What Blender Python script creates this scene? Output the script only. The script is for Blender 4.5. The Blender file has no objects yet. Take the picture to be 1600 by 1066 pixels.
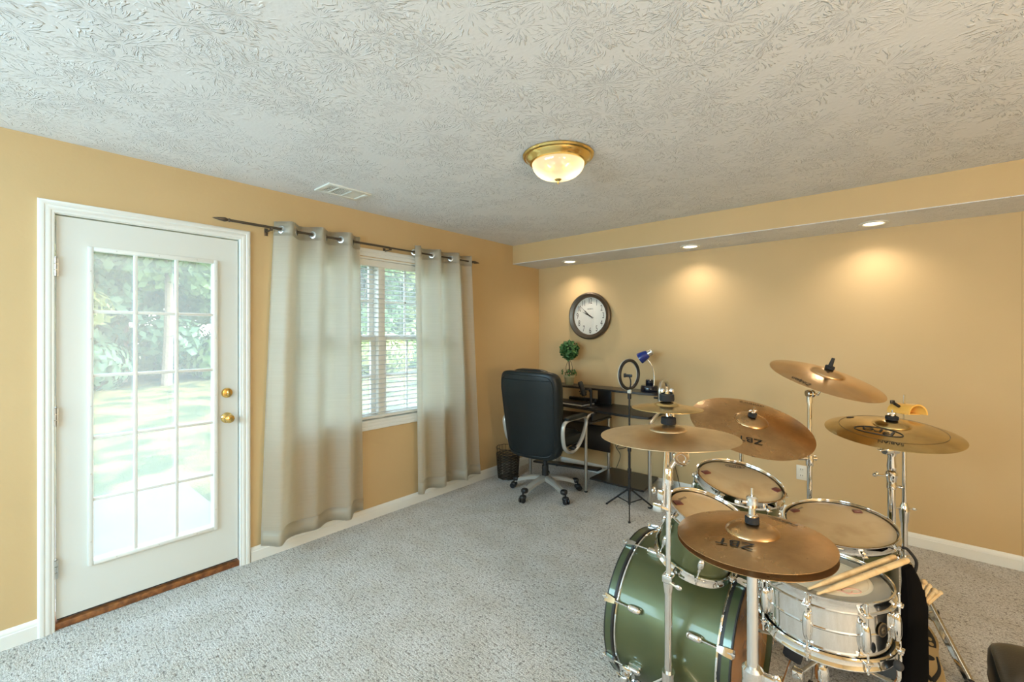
import bpy, bmesh, math, random
import numpy as np
from mathutils import Vector, Matrix, Euler
random.seed(7); rng = np.random.default_rng(7)
PI = math.pi; R_ = math.radians
SC = bpy.context.scene; COL = SC.collection

# ------------------------------------------------------------------ camera, sky, sun, exposure
cam_d = bpy.data.cameras.new('camera'); cam = bpy.data.objects.new('camera', cam_d); COL.objects.link(cam)
cam.location = (3.15, 0.0, 1.475); cam.rotation_euler = (PI/2, 0, R_(40.6))
cam_d.sensor_width = 36; cam_d.lens = 691*36/1600; cam_d.shift_y = -11/1600
cam_d.clip_start = .02; cam_d.clip_end = 300
SC.camera = cam
world = bpy.data.worlds.new('world'); SC.world = world; world.use_nodes = True
wn = world.node_tree; bg = wn.nodes['Background']
sky = wn.nodes.new('ShaderNodeTexSky'); sky.sky_type = 'NISHITA'; sky.sun_disc = False
sky.sun_elevation = R_(52); sky.sun_rotation = R_(20); sky.air_density = 1.2; sky.dust_density = 2.0
hz_ = wn.nodes.new('ShaderNodeHueSaturation'); hz_.inputs['Saturation'].default_value = .5; wn.links.new(sky.outputs[0], hz_.inputs['Color']); wn.links.new(hz_.outputs[0], bg.inputs[0]); bg.inputs[1].default_value = SKY = 1.9
def light(name, typ, loc, energy, col=(1,1,1), size=.05, rot=(0,0,0), **kw):
    d = bpy.data.lights.new(name, typ); o = bpy.data.objects.new(name, d); COL.objects.link(o)
    o.location = loc; o.rotation_euler = rot; d.energy = energy; d.color = col
    if typ in ('POINT', 'SPOT'): d.shadow_soft_size = size
    for k, v in kw.items(): setattr(d, k, v)
    return o
light('sun', 'SUN', (-5, 10, 20), 4.2, (1, .93, .80), rot=(R_(-38), R_(9), 0), angle=R_(.6))
WARM = (1, .84, .56)
LAMP_W = 0.6
CAN_W = 17.0
# added fill: cool area lights behind the camera, warm and cool points out of view
for wx in (.45, 1.45, 2.45):
    light('cool_fill_area', 'AREA', (wx, -2.2, 1.5), 78, (.50, .80, 1), rot=(R_(60), 0, 0), shape='RECTANGLE', size_y=1.6).data.size = .72  # added cool fill in front of a solid wall, no window is built
light('warm_fill_point', 'POINT', (4.9, .3, 1.4), 138, (1, .80, .57), .16)  # added warm fill out of view, no lamp stands here
light('cool_fill_point', 'POINT', (4.7, -1.3, 1.1), 16, (.85, .95, 1), .2)  # added cool fill out of view, no lamp body
SC.view_settings.view_transform = 'Standard'; SC.view_settings.look = 'None'
SC.view_settings.gamma = 1; SC.view_settings.use_curve_mapping = False
SC.view_settings.exposure = 0.06
SC.cycles.max_bounces = 12; SC.cycles.diffuse_bounces = 6; SC.cycles.transparent_max_bounces = 24
SC.cycles.glossy_bounces = 5; SC.cycles.sample_clamp_indirect = 6; SC.cycles.use_denoising = True
SC.cycles.caustics_reflective = False; SC.cycles.caustics_refractive = False

# ------------------------------------------------------------------ helpers
def s(r, g, b):
    f = lambda c: (c/255/12.92 if c/255 <= .04045 else ((c/255+.055)/1.055)**2.4)
    return (f(r), f(g), f(b))
def pm(name, col, rough=.5, metal=0, coat=0, spec=.5, var=None, bump=None, emit=None, trans=0, sheen=0, aniso=None):
    m = bpy.data.materials.new(name); m.use_nodes = True; nt = m.node_tree; b = nt.nodes['Principled BSDF']
    b.inputs['Base Color'].default_value = (*col, 1); b.inputs['Roughness'].default_value = rough
    b.inputs['Metallic'].default_value = metal; b.inputs['Coat Weight'].default_value = coat
    b.inputs['Coat Roughness'].default_value = .08; b.inputs['Specular IOR Level'].default_value = spec
    if trans: b.inputs['Transmission Weight'].default_value = trans
    if sheen: b.inputs['Sheen Weight'].default_value = sheen
    if emit: b.inputs['Emission Color'].default_value = (*emit[0], 1); b.inputs['Emission Strength'].default_value = emit[1]
    tc = nt.nodes.new('ShaderNodeTexCoord')
    if var:                                   # (scale, colour2, lo, hi[, detail])
        n = nt.nodes.new('ShaderNodeTexNoise'); n.inputs['Scale'].default_value = var[0]; n.inputs['Detail'].default_value = var[4] if len(var) > 4 else 5
        nt.links.new(tc.outputs['Object'], n.inputs['Vector'])
        r = nt.nodes.new('ShaderNodeValToRGB'); r.color_ramp.elements[0].position = var[2]; r.color_ramp.elements[1].position = var[3]
        r.color_ramp.elements[0].color = (*col, 1); r.color_ramp.elements[1].color = (*var[1], 1)
        nt.links.new(n.outputs['Fac'], r.inputs[0]); nt.links.new(r.outputs[0], b.inputs['Base Color'])
    if bump:                                  # (scale, strength, distance)
        n = nt.nodes.new('ShaderNodeTexNoise'); n.inputs['Scale'].default_value = bump[0]; n.inputs['Detail'].default_value = 4
        nt.links.new(tc.outputs['Object'], n.inputs['Vector'])
        k = nt.nodes.new('ShaderNodeBump'); k.inputs['Strength'].default_value = bump[1]; k.inputs['Distance'].default_value = bump[2]
        nt.links.new(n.outputs['Fac'], k.inputs['Height']); nt.links.new(k.outputs[0], b.inputs['Normal'])
    return m
def axes(z, x=None):
    z = Vector(z).normalized(); x = Vector(x) if x else (Vector((1,0,0)) if abs(z.x) < .9 else Vector((0,1,0)))
    x = (x - z*x.dot(z)).normalized(); y = z.cross(x)
    return Matrix((x, y, z)).transposed()
def TM(loc, z=(0,0,1), x=None): return Matrix.Translation(Vector(loc)) @ axes(z, x).to_4x4()
def RZ(a): return Matrix.Rotation(a, 4, 'Z')
def spline(pts, n=8, closed=False):
    P = [Vector(p) for p in pts]; out = []; N = len(P)
    g = (lambda i: P[i % N]) if closed else (lambda i: P[max(0, min(N-1, i))])
    for i in range(N if closed else N-1):
        a, b, c, d = g(i-1), g(i), g(i+1), g(i+2)
        for k in range(n):
            t = k/n
            out.append(.5*((2*b)+(c-a)*t+(2*a-5*b+4*c-d)*t*t+(3*b-a-3*c+d)*t**3))
    if not closed: out.append(P[-1])
    return out
W = {}                                         # world matrix of each thing / part
def wm(o): return W.get(o.name, Matrix()) if o else Matrix()
class G:
    def __init__(g): g.b = bmesh.new()
    def _add(g, vs, fs, Mx=None):
        V = [g.b.verts.new(Mx @ Vector(v) if Mx else v) for v in vs]
        for f in fs:
            try: g.b.faces.new([V[i] for i in f])
            except ValueError: pass
        return g
    def box(g, c, d, bev=0, Mx=None, seg=2):
        t = bmesh.new(); bmesh.ops.create_cube(t, size=1)
        for v in t.verts: v.co = Vector((v.co.x*d[0]+c[0], v.co.y*d[1]+c[1], v.co.z*d[2]+c[2]))
        if bev: bmesh.ops.bevel(t, geom=t.edges[:], offset=min(bev, min(d)*.49), segments=seg, profile=.5, affect='EDGES', clamp_overlap=True)
        t.verts.index_update()
        g._add([v.co.copy() for v in t.verts], [[v.index for v in f.verts] for f in t.faces], Mx); t.free(); return g
    def tube(g, pts, r, n=10, closed=False, cap=True, Mx=None, flat=None):
        P = [Vector(p) for p in pts]; N = len(P); rr = r if hasattr(r, '__len__') else [r]*N
        T = []
        for i in range(N):
            a = P[(i-1) % N] if closed or i else P[0]; c = P[(i+1) % N] if closed or i < N-1 else P[-1]
            t = c-a; T.append(t.normalized() if t.length > 1e-9 else Vector((0,0,1)))
        x = axes(T[0]).col[0]; vs = []; fs = []
        if flat: x = Vector(flat[0])
        for i in range(N):
            x = Vector(flat[0]) if flat else x
            x = (x - T[i]*x.dot(T[i])); x = x.normalized() if x.length > 1e-6 else axes(T[i]).col[0]; y = T[i].cross(x)
            for k in range(n):
                a = 2*PI*k/n
                if flat: vs.append(P[i] + x*math.cos(a)*flat[1] + y*math.sin(a)*flat[2])
                else: vs.append(P[i] + (x*math.cos(a)+y*math.sin(a))*rr[i])
        for i in range(N if closed else N-1):
            j = (i+1) % N
            for k in range(n): fs.append([i*n+k, i*n+(k+1) % n, j*n+(k+1) % n, j*n+k])
        if cap and not closed: fs += [list(range(n))[::-1], [(N-1)*n+k for k in range(n)]]
        return g._add(vs, fs, Mx)
    def cyl(g, p, q, r, r2=None, n=16, Mx=None): return g.tube([p, q], [r, r if r2 is None else r2], n, Mx=Mx)
    def lathe(g, prof, n=32, Mx=None, closed=False):
        vs = []; fs = []; m = len(prof)
        for k in range(n):
            a = 2*PI*k/n
            for r, z in prof: vs.append((r*math.cos(a), r*math.sin(a), z))
        for k in range(n):
            k2 = (k+1) % n
            for i in range(m if closed else m-1):
                j = (i+1) % m
                if prof[i][0] < 1e-9 and prof[j][0] < 1e-9: continue
                if prof[i][0] < 1e-9: fs.append([k*m+i, k2*m+j, k*m+j])
                elif prof[j][0] < 1e-9: fs.append([k*m+i, k2*m+i, k*m+j])
                else: fs.append([k*m+i, k2*m+i, k2*m+j, k*m+j])
        g._add(vs, fs, Mx); bmesh.ops.remove_doubles(g.b, verts=g.b.verts[:], dist=1e-7); return g
    def sph(g, c, d, n=16, e=1.0, Mx=None, m=10):     # superellipsoid
        pw = lambda v: math.copysign(abs(v)**e, v); vs = []; fs = []
        for i in range(m+1):
            p = -PI/2+PI*i/m
            for k in range(n):
                a = 2*PI*k/n
                vs.append((c[0]+d[0]*pw(math.cos(p))*pw(math.cos(a)), c[1]+d[1]*pw(math.cos(p))*pw(math.sin(a)), c[2]+d[2]*pw(math.sin(p))))
        for i in range(m):
            for k in range(n): fs.append([i*n+k, i*n+(k+1) % n, (i+1)*n+(k+1) % n, (i+1)*n+k])
        g._add(vs, fs, Mx); bmesh.ops.remove_doubles(g.b, verts=g.b.verts[:], dist=1e-6); return g
    def prism(g, poly, z0, z1, Mx=None):
        n = len(poly); vs = [(x, y, z0) for x, y in poly]+[(x, y, z1) for x, y in poly]
        return g._add(vs, [list(range(n))[::-1], list(range(n, 2*n))]+[[i, (i+1) % n, n+(i+1) % n, n+i] for i in range(n)], Mx)
    def obj(g, name, mat, par=None, local=False, sharp=35, fn=None):
        if fn: 
            for v in g.b.verts: v.co = Vector(fn(v.co))
        bmesh.ops.recalc_face_normals(g.b, faces=g.b.faces[:])
        me = bpy.data.meshes.new(name); g.b.to_mesh(me); g.b.free()
        if par and not local: me.transform(wm(par).inverted())
        me.materials.append(mat)
        me.polygons.foreach_set('use_smooth', [True]*len(me.polygons)); me.set_sharp_from_angle(angle=R_(sharp))
        o = bpy.data.objects.new(name, me); COL.objects.link(o)
        if par: o.parent = par; W[o.name] = wm(par)
        else: W[o.name] = Matrix()
        return o
def thing(name, label, cat, loc=(0,0,0), Mx=None, group=None, kind=None):
    o = bpy.data.objects.new(name, None); COL.objects.link(o); o.empty_display_size = .05
    o.matrix_world = Mx if Mx else Matrix.Translation(Vector(loc)); W[o.name] = o.matrix_world.copy()
    return tag(o, label, cat, group, kind)
def tag(o, label=None, cat=None, group=None, kind=None):
    for k, v in (('label', label), ('category', cat), ('group', group), ('kind', kind)):
        if v: o[k] = v
    return o
def copy_part(src, par, Ml, name=None):        # a copy of a part (mesh shared) with its sub-parts
    c = src.copy(); COL.objects.link(c); c.parent = par; c.matrix_local = Ml
    W[c.name] = wm(par) @ Ml
    for ch in src.children:
        d = ch.copy(); COL.objects.link(d); d.parent = c
    return c
def text(name, body, size, mat, par, Ml, ext=.0006, sx=1.0, align='CENTER'):
    cu = bpy.data.curves.new(name, 'FONT'); cu.body = body; cu.size = size; cu.extrude = ext; cu.align_x = align; cu.align_y = 'CENTER'
    tmp = bpy.data.objects.new('tmp', cu); me = bpy.data.meshes.new_from_object(tmp); bpy.data.objects.remove(tmp); bpy.data.curves.remove(cu)
    me.name = name; me.materials.clear(); me.materials.append(mat); o = bpy.data.objects.new(name, me); COL.objects.link(o); o.parent = par
    o.matrix_local = Ml @ Matrix.Diagonal((sx, 1, 1, 1)); W[o.name] = wm(par); return o
def structure(o, label=None): o['kind'] = 'structure'; (label and o.__setitem__('label', label)); return o

# ------------------------------------------------------------------ materials
M_wall = pm('wall_paint', s(199, 172, 126), .62, var=(1.3, s(195, 168, 121), .35, .65), bump=(55, .10, .004))
M_white = pm('white_trim', s(226, 228, 222), .38, bump=(30, .03, .002))
M_door = pm('door_paint', s(215, 219, 213), .42, bump=(14, .04, .002))
M_chrome = pm('chrome', (.82, .82, .81), .07, 1)
M_satin = pm('brushed_steel', (.62, .61, .57), .3, 1)
M_black = pm('black_plastic', (.012, .012, .013), .42)
M_rubber = pm('rubber', (.02, .02, .02), .8)
M_felt = pm('black_felt', (.015, .015, .016), .95)
M_brass = pm('polished_brass', (.83, .60, .22), .2, 1)
M_bronze_dk = pm('dark_bronze', (.13, .105, .08), .38, .8)
M_leather = pm('black_leather', (.010, .014, .0155), .34, spec=.3, bump=(160, .25, .002))
M_leather2 = pm('drum_stool_vinyl', (.013, .012, .011), .3, bump=(190, .2, .002))
M_wood_dk = pm('black_laminate', (.022, .019, .017), .32, bump=(60, .05, .001))
M_oak = pm('oak_threshold', s(150, 96, 50), .5, var=(30, s(110, 66, 32), .4, .6))
M_stick = pm('hickory', s(222, 198, 154), .5, var=(26, s(200, 164, 112), .48, .7))
M_ink = pm('black_ink', (.012, .011, .01), .5)
M_gel = pm('red_gel', s(112, 58, 50), .35)
M_yellow = pm('yellow_plastic', s(236, 180, 84), .4)
M_green = pm('green_lacquer', s(86, 92, 58), .40, .45, coat=.35)
M_green_hoop = pm('green_hoop_lacquer', s(70, 82, 52), .3, .35, coat=.6)
M_head = pm('clear_head_wall_tint', s(208, 182, 140), .2, var=(7, s(180, 150, 108), .5, .8), spec=.6)  # tan base holds the yellow wall's reflection on the clear heads
M_bhead = pm('amber_bass_head', s(150, 108, 62), .2, var=(9, s(120, 84, 46), .45, .75), spec=.6)
M_coated = pm('coated_white_head', s(222, 214, 192), .6, var=(6, s(205, 194, 168), .45, .8), bump=(300, .15, .0005))
M_clearring = pm('clear_head_ring', s(150, 148, 136), .25, spec=.6)
M_badge = pm('badge_metal', (.16, .12, .07), .4, .7)
M_silver = pm('silver_plastic', s(188, 186, 178), .32, .4)
M_grey = pm('grey_rubber', (.055, .058, .056), .55)
M_blue = pm('blue_enamel', s(14, 44, 122), .16, coat=.6)
M_navy = pm('navy_base', (.006, .009, .02), .14, coat=.5)
M_ringwhite = pm('white_diffuser', s(228, 226, 218), .45)
M_leaf = pm('ivy_leaf', s(46, 92, 44), .5, var=(60, s(92, 138, 74), .45, .7))
M_stem = pm('brown_stem', s(74, 54, 36), .8)
M_pot = pm('sage_pot', s(168, 166, 130), .7, bump=(60, .2, .002))
M_soil = pm('moss', s(60, 62, 34), .95, bump=(90, .6, .006))
M_face = pm('clock_paper', s(232, 232, 224), .45)
M_laptop = pm('laptop_silver', s(214, 213, 208), .35, .2)
M_wire = pm('basket_wire', s(58, 50, 40), .5, .5)
M_nylon = pm('black_nylon', (.004, .004, .005), .95, spec=.08)
M_plate = pm('outlet_plate', s(222, 218, 204), .4)
M_dark = pm('dark_hollow', (.02, .02, .018), .9)
M_pedal = pm('pedal_plate', s(186, 160, 112), .4, .6)
M_bulb = pm('lit_bulb', (1, .9, .7), .4, emit=((1, .84, .6), 6.0))

def mat_ceiling():
    m = pm('stomped_ceiling', s(226, 228, 230), .85); nt = m.node_tree; b = nt.nodes['Principled BSDF']; N = nt.nodes.new; L = nt.links.new
    tc = N('ShaderNodeTexCoord')
    hs = []
    for sc, off, ph in ((4.4, 0.0, 0.0), (6.2, 13.7, 5.0), (3.6, 31.3, 9.0)):
        mp = N('ShaderNodeMapping'); mp.inputs['Scale'].default_value = (sc, sc, 0); mp.inputs['Location'].default_value = (off, off*.7, 0); L(tc.outputs['Object'], mp.inputs[0])
        v = N('ShaderNodeTexVoronoi'); v.voronoi_dimensions = '2D'; v.inputs['Scale'].default_value = 1; L(mp.outputs[0], v.inputs['Vector'])
        d = N('ShaderNodeVectorMath'); d.operation = 'SUBTRACT'; L(mp.outputs[0], d.inputs[0]); L(v.outputs['Position'], d.inputs[1])
        sep = N('ShaderNodeSeparateXYZ'); L(d.outputs[0], sep.inputs[0])
        at = N('ShaderNodeMath'); at.operation = 'ARCTAN2'; L(sep.outputs[1], at.inputs[0]); L(sep.outputs[0], at.inputs[1])
        an = N('ShaderNodeMath'); an.operation = 'MULTIPLY'; L(at.outputs[0], an.inputs[0]); an.inputs[1].default_value = 5.2
        rl = N('ShaderNodeMath'); rl.operation = 'MULTIPLY'; L(v.outputs['Distance'], rl.inputs[0]); rl.inputs[1].default_value = 3.2
        sr = N('ShaderNodeSeparateColor'); L(v.outputs['Color'], sr.inputs[0])
        rz = N('ShaderNodeMath'); rz.operation = 'MULTIPLY_ADD'; L(sr.outputs[0], rz.inputs[0]); rz.inputs[1].default_value = 60; rz.inputs[2].default_value = ph
        wn_ = N('ShaderNodeTexNoise'); wn_.inputs['Scale'].default_value = 9; wn_.inputs['Detail'].default_value = 2; L(tc.outputs['Object'], wn_.inputs['Vector'])
        wa = N('ShaderNodeMath'); wa.operation = 'MULTIPLY_ADD'; L(wn_.outputs['Fac'], wa.inputs[0]); wa.inputs[1].default_value = 2.2; L(an.outputs[0], wa.inputs[2]); an = wa
        cb = N('ShaderNodeCombineXYZ'); L(an.outputs[0], cb.inputs[0]); L(rl.outputs[0], cb.inputs[1]); L(rz.outputs[0], cb.inputs[2])
        no = N('ShaderNodeTexNoise'); no.inputs['Scale'].default_value = 1.7; no.inputs['Detail'].default_value = 1.5; L(cb.outputs[0], no.inputs['Vector'])
        mr = N('ShaderNodeMapRange'); mr.interpolation_type = 'SMOOTHSTEP'; mr.inputs['From Min'].default_value = .56; mr.inputs['From Max'].default_value = .66; L(no.outputs['Fac'], mr.inputs['Value'])
        fo = N('ShaderNodeMapRange'); fo.interpolation_type = 'SMOOTHSTEP'; fo.inputs['From Min'].default_value = .62; fo.inputs['From Max'].default_value = .40; L(v.outputs['Distance'], fo.inputs['Value'])
        fi = N('ShaderNodeMapRange'); fi.inputs['From Min'].default_value = .04; fi.inputs['From Max'].default_value = .14; L(v.outputs['Distance'], fi.inputs['Value'])
        a = N('ShaderNodeMath'); a.operation = 'MULTIPLY'; L(mr.outputs[0], a.inputs[0]); L(fo.outputs[0], a.inputs[1])
        pn = N('ShaderNodeTexNoise'); pn.inputs['Scale'].default_value = 2.2; pn.inputs['Detail'].default_value = 2; pm_ = N('ShaderNodeMapping'); pm_.inputs['Location'].default_value = (off, ph, 0); L(tc.outputs['Object'], pm_.inputs[0]); L(pm_.outputs[0], pn.inputs['Vector'])
        pr = N('ShaderNodeMapRange'); pr.inputs['From Min'].default_value = .36; pr.inputs['From Max'].default_value = .52; L(pn.outputs['Fac'], pr.inputs['Value'])
        ap = N('ShaderNodeMath'); ap.operation = 'MULTIPLY'; L(a.outputs[0], ap.inputs[0]); L(pr.outputs[0], ap.inputs[1]); a = ap
        a2 = N('ShaderNodeMath'); a2.operation = 'MULTIPLY'; L(a.outputs[0], a2.inputs[0]); L(fi.outputs[0], a2.inputs[1]); hs.append(a2)
    h = hs[0]
    for q in hs[1:]:
        mx = N('ShaderNodeMath'); mx.operation = 'MAXIMUM'; L(h.outputs[0], mx.inputs[0]); L(q.outputs[0], mx.inputs[1]); h = mx
    n2 = N('ShaderNodeTexNoise'); n2.inputs['Scale'].default_value = 70; n2.inputs['Detail'].default_value = 3; L(tc.outputs['Object'], n2.inputs['Vector'])
    ad = N('ShaderNodeMath'); ad.operation = 'MULTIPLY_ADD'; L(n2.outputs['Fac'], ad.inputs[0]); ad.inputs[1].default_value = .16; L(h.outputs[0], ad.inputs[2])
    bp = N('ShaderNodeBump'); bp.inputs['Strength'].default_value = .8; bp.inputs['Distance'].default_value = .007; L(ad.outputs[0], bp.inputs['Height']); L(bp.outputs[0], b.inputs['Normal'])
    return m
M_ceil = mat_ceiling()
def mat_carpet():
    m = pm('fleck_carpet', s(190, 180, 160), .95, sheen=.25); nt = m.node_tree; b = nt.nodes['Principled BSDF']; N = nt.nodes.new; L = nt.links.new
    tc = N('ShaderNodeTexCoord')
    def noise(sc, det=2, vec=None, rough=.5):
        n = N('ShaderNodeTexNoise'); n.inputs['Scale'].default_value = sc; n.inputs['Detail'].default_value = det; n.inputs['Roughness'].default_value = rough
        L(vec or tc.outputs['Object'], n.inputs['Vector']); return n
    n1 = noise(150, 3, rough=.7); n2 = noise(60, 3, rough=.65); n3 = noise(5, 3)
    mp = N('ShaderNodeMapping'); mp.inputs['Scale'].default_value = (26, 130, 1); mp.inputs['Rotation'].default_value = (0, 0, R_(12)); L(tc.outputs['Object'], mp.inputs[0])
    n4 = noise(1, 2, mp.outputs[0])
    def ramp(src, e):
        r = N('ShaderNodeValToRGB'); cr = r.color_ramp
        while len(cr.elements) < len(e): cr.elements.new(.5)
        for el, (p, c) in zip(cr.elements, e): el.position = p; el.color = (*c, 1)
        L(src.outputs['Fac'], r.inputs[0]); return r
    c1 = ramp(n1, [(.34, s(132, 126, 116)), (.44, s(204, 202, 196)), (.56, s(230, 229, 225)), (.68, s(242, 241, 238))])
    c2 = ramp(n2, [(.36, s(112, 102, 86)), (.45, s(255, 255, 255)), (1, s(255, 255, 255))])
    mx = N('ShaderNodeMix'); mx.data_type = 'RGBA'; mx.blend_type = 'MULTIPLY'; mx.inputs[0].default_value = .75; L(c1.outputs[0], mx.inputs[6]); L(c2.outputs[0], mx.inputs[7])
    c3 = ramp(n4, [(.30, s(120, 108, 90)), (.37, s(255, 255, 255)), (1, s(255, 255, 255))])
    mx2 = N('ShaderNodeMix'); mx2.data_type = 'RGBA'; mx2.blend_type = 'MULTIPLY'; mx2.inputs[0].default_value = .7; L(mx.outputs[2], mx2.inputs[6]); L(c3.outputs[0], mx2.inputs[7])
    c4 = ramp(n3, [(.35, s(236, 232, 224)), (.65, s(255, 255, 255)), (1, s(255, 255, 255))])
    mx3 = N('ShaderNodeMix'); mx3.data_type = 'RGBA'; mx3.blend_type = 'MULTIPLY'; mx3.inputs[0].default_value = .8; L(mx2.outputs[2], mx3.inputs[6]); L(c4.outputs[0], mx3.inputs[7])
    L(mx3.outputs[2], b.inputs['Base Color'])
    ad = N('ShaderNodeMath'); ad.operation = 'MULTIPLY_ADD'; L(n2.outputs['Fac'], ad.inputs[0]); ad.inputs[1].default_value = 1.2; L(n1.outputs['Fac'], ad.inputs[2])
    ad2 = N('ShaderNodeMath'); ad2.operation = 'ADD'; L(ad.outputs[0], ad2.inputs[0]); L(n4.outputs['Fac'], ad2.inputs[1])
    bp = N('ShaderNodeBump'); bp.inputs['Strength'].default_value = .9; bp.inputs['Distance'].default_value = .012; L(ad2.outputs[0], bp.inputs['Height']); L(bp.outputs[0], b.inputs['Normal'])
    return m
M_carpet = mat_carpet()
def mat_mix(name, parts):          # weighted sum of simple shaders: [(node type, colour, rough, weight)]
    m = bpy.data.materials.new(name); m.use_nodes = True; nt = m.node_tree; nt.nodes.clear(); N = nt.nodes.new; L = nt.links.new
    out = N('ShaderNodeOutputMaterial'); cur = None; acc = 0
    for typ, col, rough, w in parts:
        sh = N('ShaderNodeBsdf'+typ); sh.inputs['Color'].default_value = (*col, 1)
        if 'Roughness' in sh.inputs and rough is not None: sh.inputs['Roughness'].default_value = rough
        acc += w
        if cur is None: cur = sh
        else:
            mx = N('ShaderNodeMixShader'); mx.inputs[0].default_value = w/acc; L(cur.outputs[0], mx.inputs[1]); L(sh.outputs[0], mx.inputs[2]); cur = mx
    L(cur.outputs[0], out.inputs[0]); return m
M_glass = mat_mix('hazed_door_pane', [('Transparent', (.93, .985, .98), None, .81), ('Translucent', (.88, .97, .97), None, .11), ('Glossy', (1, 1, 1), .03, .07)])  # translucent share lays a pale haze over the outdoor view
M_wglass = mat_mix('hazed_window_pane', [('Transparent', (.94, .99, 1.0), None, .86), ('Translucent', (.84, .97, .98), None, .09), ('Glossy', (1, 1, 1), .03, .05)])  # slighter haze veil put into the window glass
M_clockglass = mat_mix('clock_glass', [('Transparent', (1, 1, 1), None, .94), ('Glossy', (1, 1, 1), .03, .06)])
M_dome = mat_mix('ribbed_frosted_glass', [('Transparent', (1, .93, .78), None, .30), ('Translucent', (1, .93, .78), None, .48), ('Diffuse', (.95, .88, .7), None, .12), ('Glossy', (1, 1, 1), .12, .10)])
M_slat = mat_mix('white_vinyl_slat', [('Diffuse', s(236, 240, 240), None, .55), ('Translucent', s(240, 246, 248), None, .40), ('Glossy', (1, 1, 1), .3, .05)])
def mat_curtain():
    m = bpy.data.materials.new('silver_curtain'); m.use_nodes = True; nt = m.node_tree; nt.nodes.clear(); N = nt.nodes.new; L = nt.links.new
    out = N('ShaderNodeOutputMaterial'); tc = N('ShaderNodeTexCoord')
    mp = N('ShaderNodeMapping'); mp.inputs['Scale'].default_value = (3, 5, 140); L(tc.outputs['Object'], mp.inputs[0])
    n = N('ShaderNodeTexNoise'); n.inputs['Scale'].default_value = 1; n.inputs['Detail'].default_value = 4; L(mp.outputs[0], n.inputs['Vector'])
    r = N('ShaderNodeValToRGB'); r.color_ramp.elements[0].position = .3; r.color_ramp.elements[1].position = .7
    r.color_ramp.elements[0].color = (*s(180, 177, 166), 1); r.color_ramp.elements[1].color = (*s(206, 204, 196), 1); L(n.outputs['Fac'], r.inputs[0])
    b = N('ShaderNodeBsdfPrincipled'); b.inputs['Roughness'].default_value = .42; b.inputs['Metallic'].default_value = .15; b.inputs['Sheen Weight'].default_value = .3; L(r.outputs[0], b.inputs['Base Color'])
    bp = N('ShaderNodeBump'); bp.inputs['Strength'].default_value = .35; bp.inputs['Distance'].default_value = .003; L(n.outputs['Fac'], bp.inputs['Height']); L(bp.outputs[0], b.inputs['Normal'])
    t = N('ShaderNodeBsdfTranslucent'); t.inputs['Color'].default_value = (*s(255, 252, 244), 1)
    mx = N('ShaderNodeMixShader'); mx.inputs[0].default_value = .74; L(b.outputs[0], mx.inputs[1]); L(t.outputs[0], mx.inputs[2]); L(mx.outputs[0], out.inputs[0]); return m
M_curtain = mat_curtain()
def mat_cymbal(name, c1, c2, rough=.24, dirt=.5, hammer=0.0):
    m = pm(name, c1, rough, 1); nt = m.node_tree; b = nt.nodes['Principled BSDF']; N = nt.nodes.new; L = nt.links.new
    tc = N('ShaderNodeTexCoord')
    n = N('ShaderNodeTexNoise'); n.inputs['Scale'].default_value = 7; n.inputs['Detail'].default_value = 7; n.inputs['Roughness'].default_value = .65; L(tc.outputs['Object'], n.inputs['Vector'])
    r = N('ShaderNodeValToRGB'); r.color_ramp.elements[0].position = .40; r.color_ramp.elements[1].position = .40+dirt*.5
    r.color_ramp.elements[0].color = (*c1, 1); r.color_ramp.elements[1].color = (*c2, 1); L(n.outputs['Fac'], r.inputs[0]); L(r.outputs[0], b.inputs['Base Color'])
    ln = N('ShaderNodeVectorMath'); ln.operation = 'LENGTH'; L(tc.outputs['Object'], ln.inputs[0])
    gx = N('ShaderNodeCombineXYZ'); L(ln.outputs['Value'], gx.inputs[0])
    g = N('ShaderNodeTexNoise'); g.inputs['Scale'].default_value = 420; g.inputs['Detail'].default_value = 1; L(gx.outputs[0], g.inputs['Vector'])
    rr = N('ShaderNodeMapRange'); rr.inputs['To Min'].default_value = rough*.75; rr.inputs['To Max'].default_value = rough*1.45; L(n.outputs['Fac'], rr.inputs['Value']); L(rr.outputs[0], b.inputs['Roughness'])
    h = g.outputs['Fac']
    if hammer:
        v = N('ShaderNodeTexVoronoi'); v.inputs['Scale'].default_value = 60; L(tc.outputs['Object'], v.inputs['Vector'])
        a = N('ShaderNodeMath'); a.operation = 'MULTIPLY_ADD'; L(v.outputs['Distance'], a.inputs[0]); a.inputs[1].default_value = hammer; L(h, a.inputs[2]); h = a.outputs[0]
    bp = N('ShaderNodeBump'); bp.inputs['Strength'].default_value = .22; bp.inputs['Distance'].default_value = .0012; L(h, bp.inputs['Height']); L(bp.outputs[0], b.inputs['Normal'])
    return m
M_cymA = mat_cymbal('bronze_worn', (.82, .66, .44), (.62, .47, .28), .34, .8)
M_cymB = mat_cymbal('bronze_brown', (.62, .40, .20), (.40, .25, .12), .26, .7, 1.0)
M_cymC = mat_cymbal('bronze_bright', (.80, .56, .32), (.66, .44, .23), .22, .9)
M_cymD = mat_cymbal('brass_gold', (.72, .54, .25), (.44, .33, .15), .22, .7)

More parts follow.
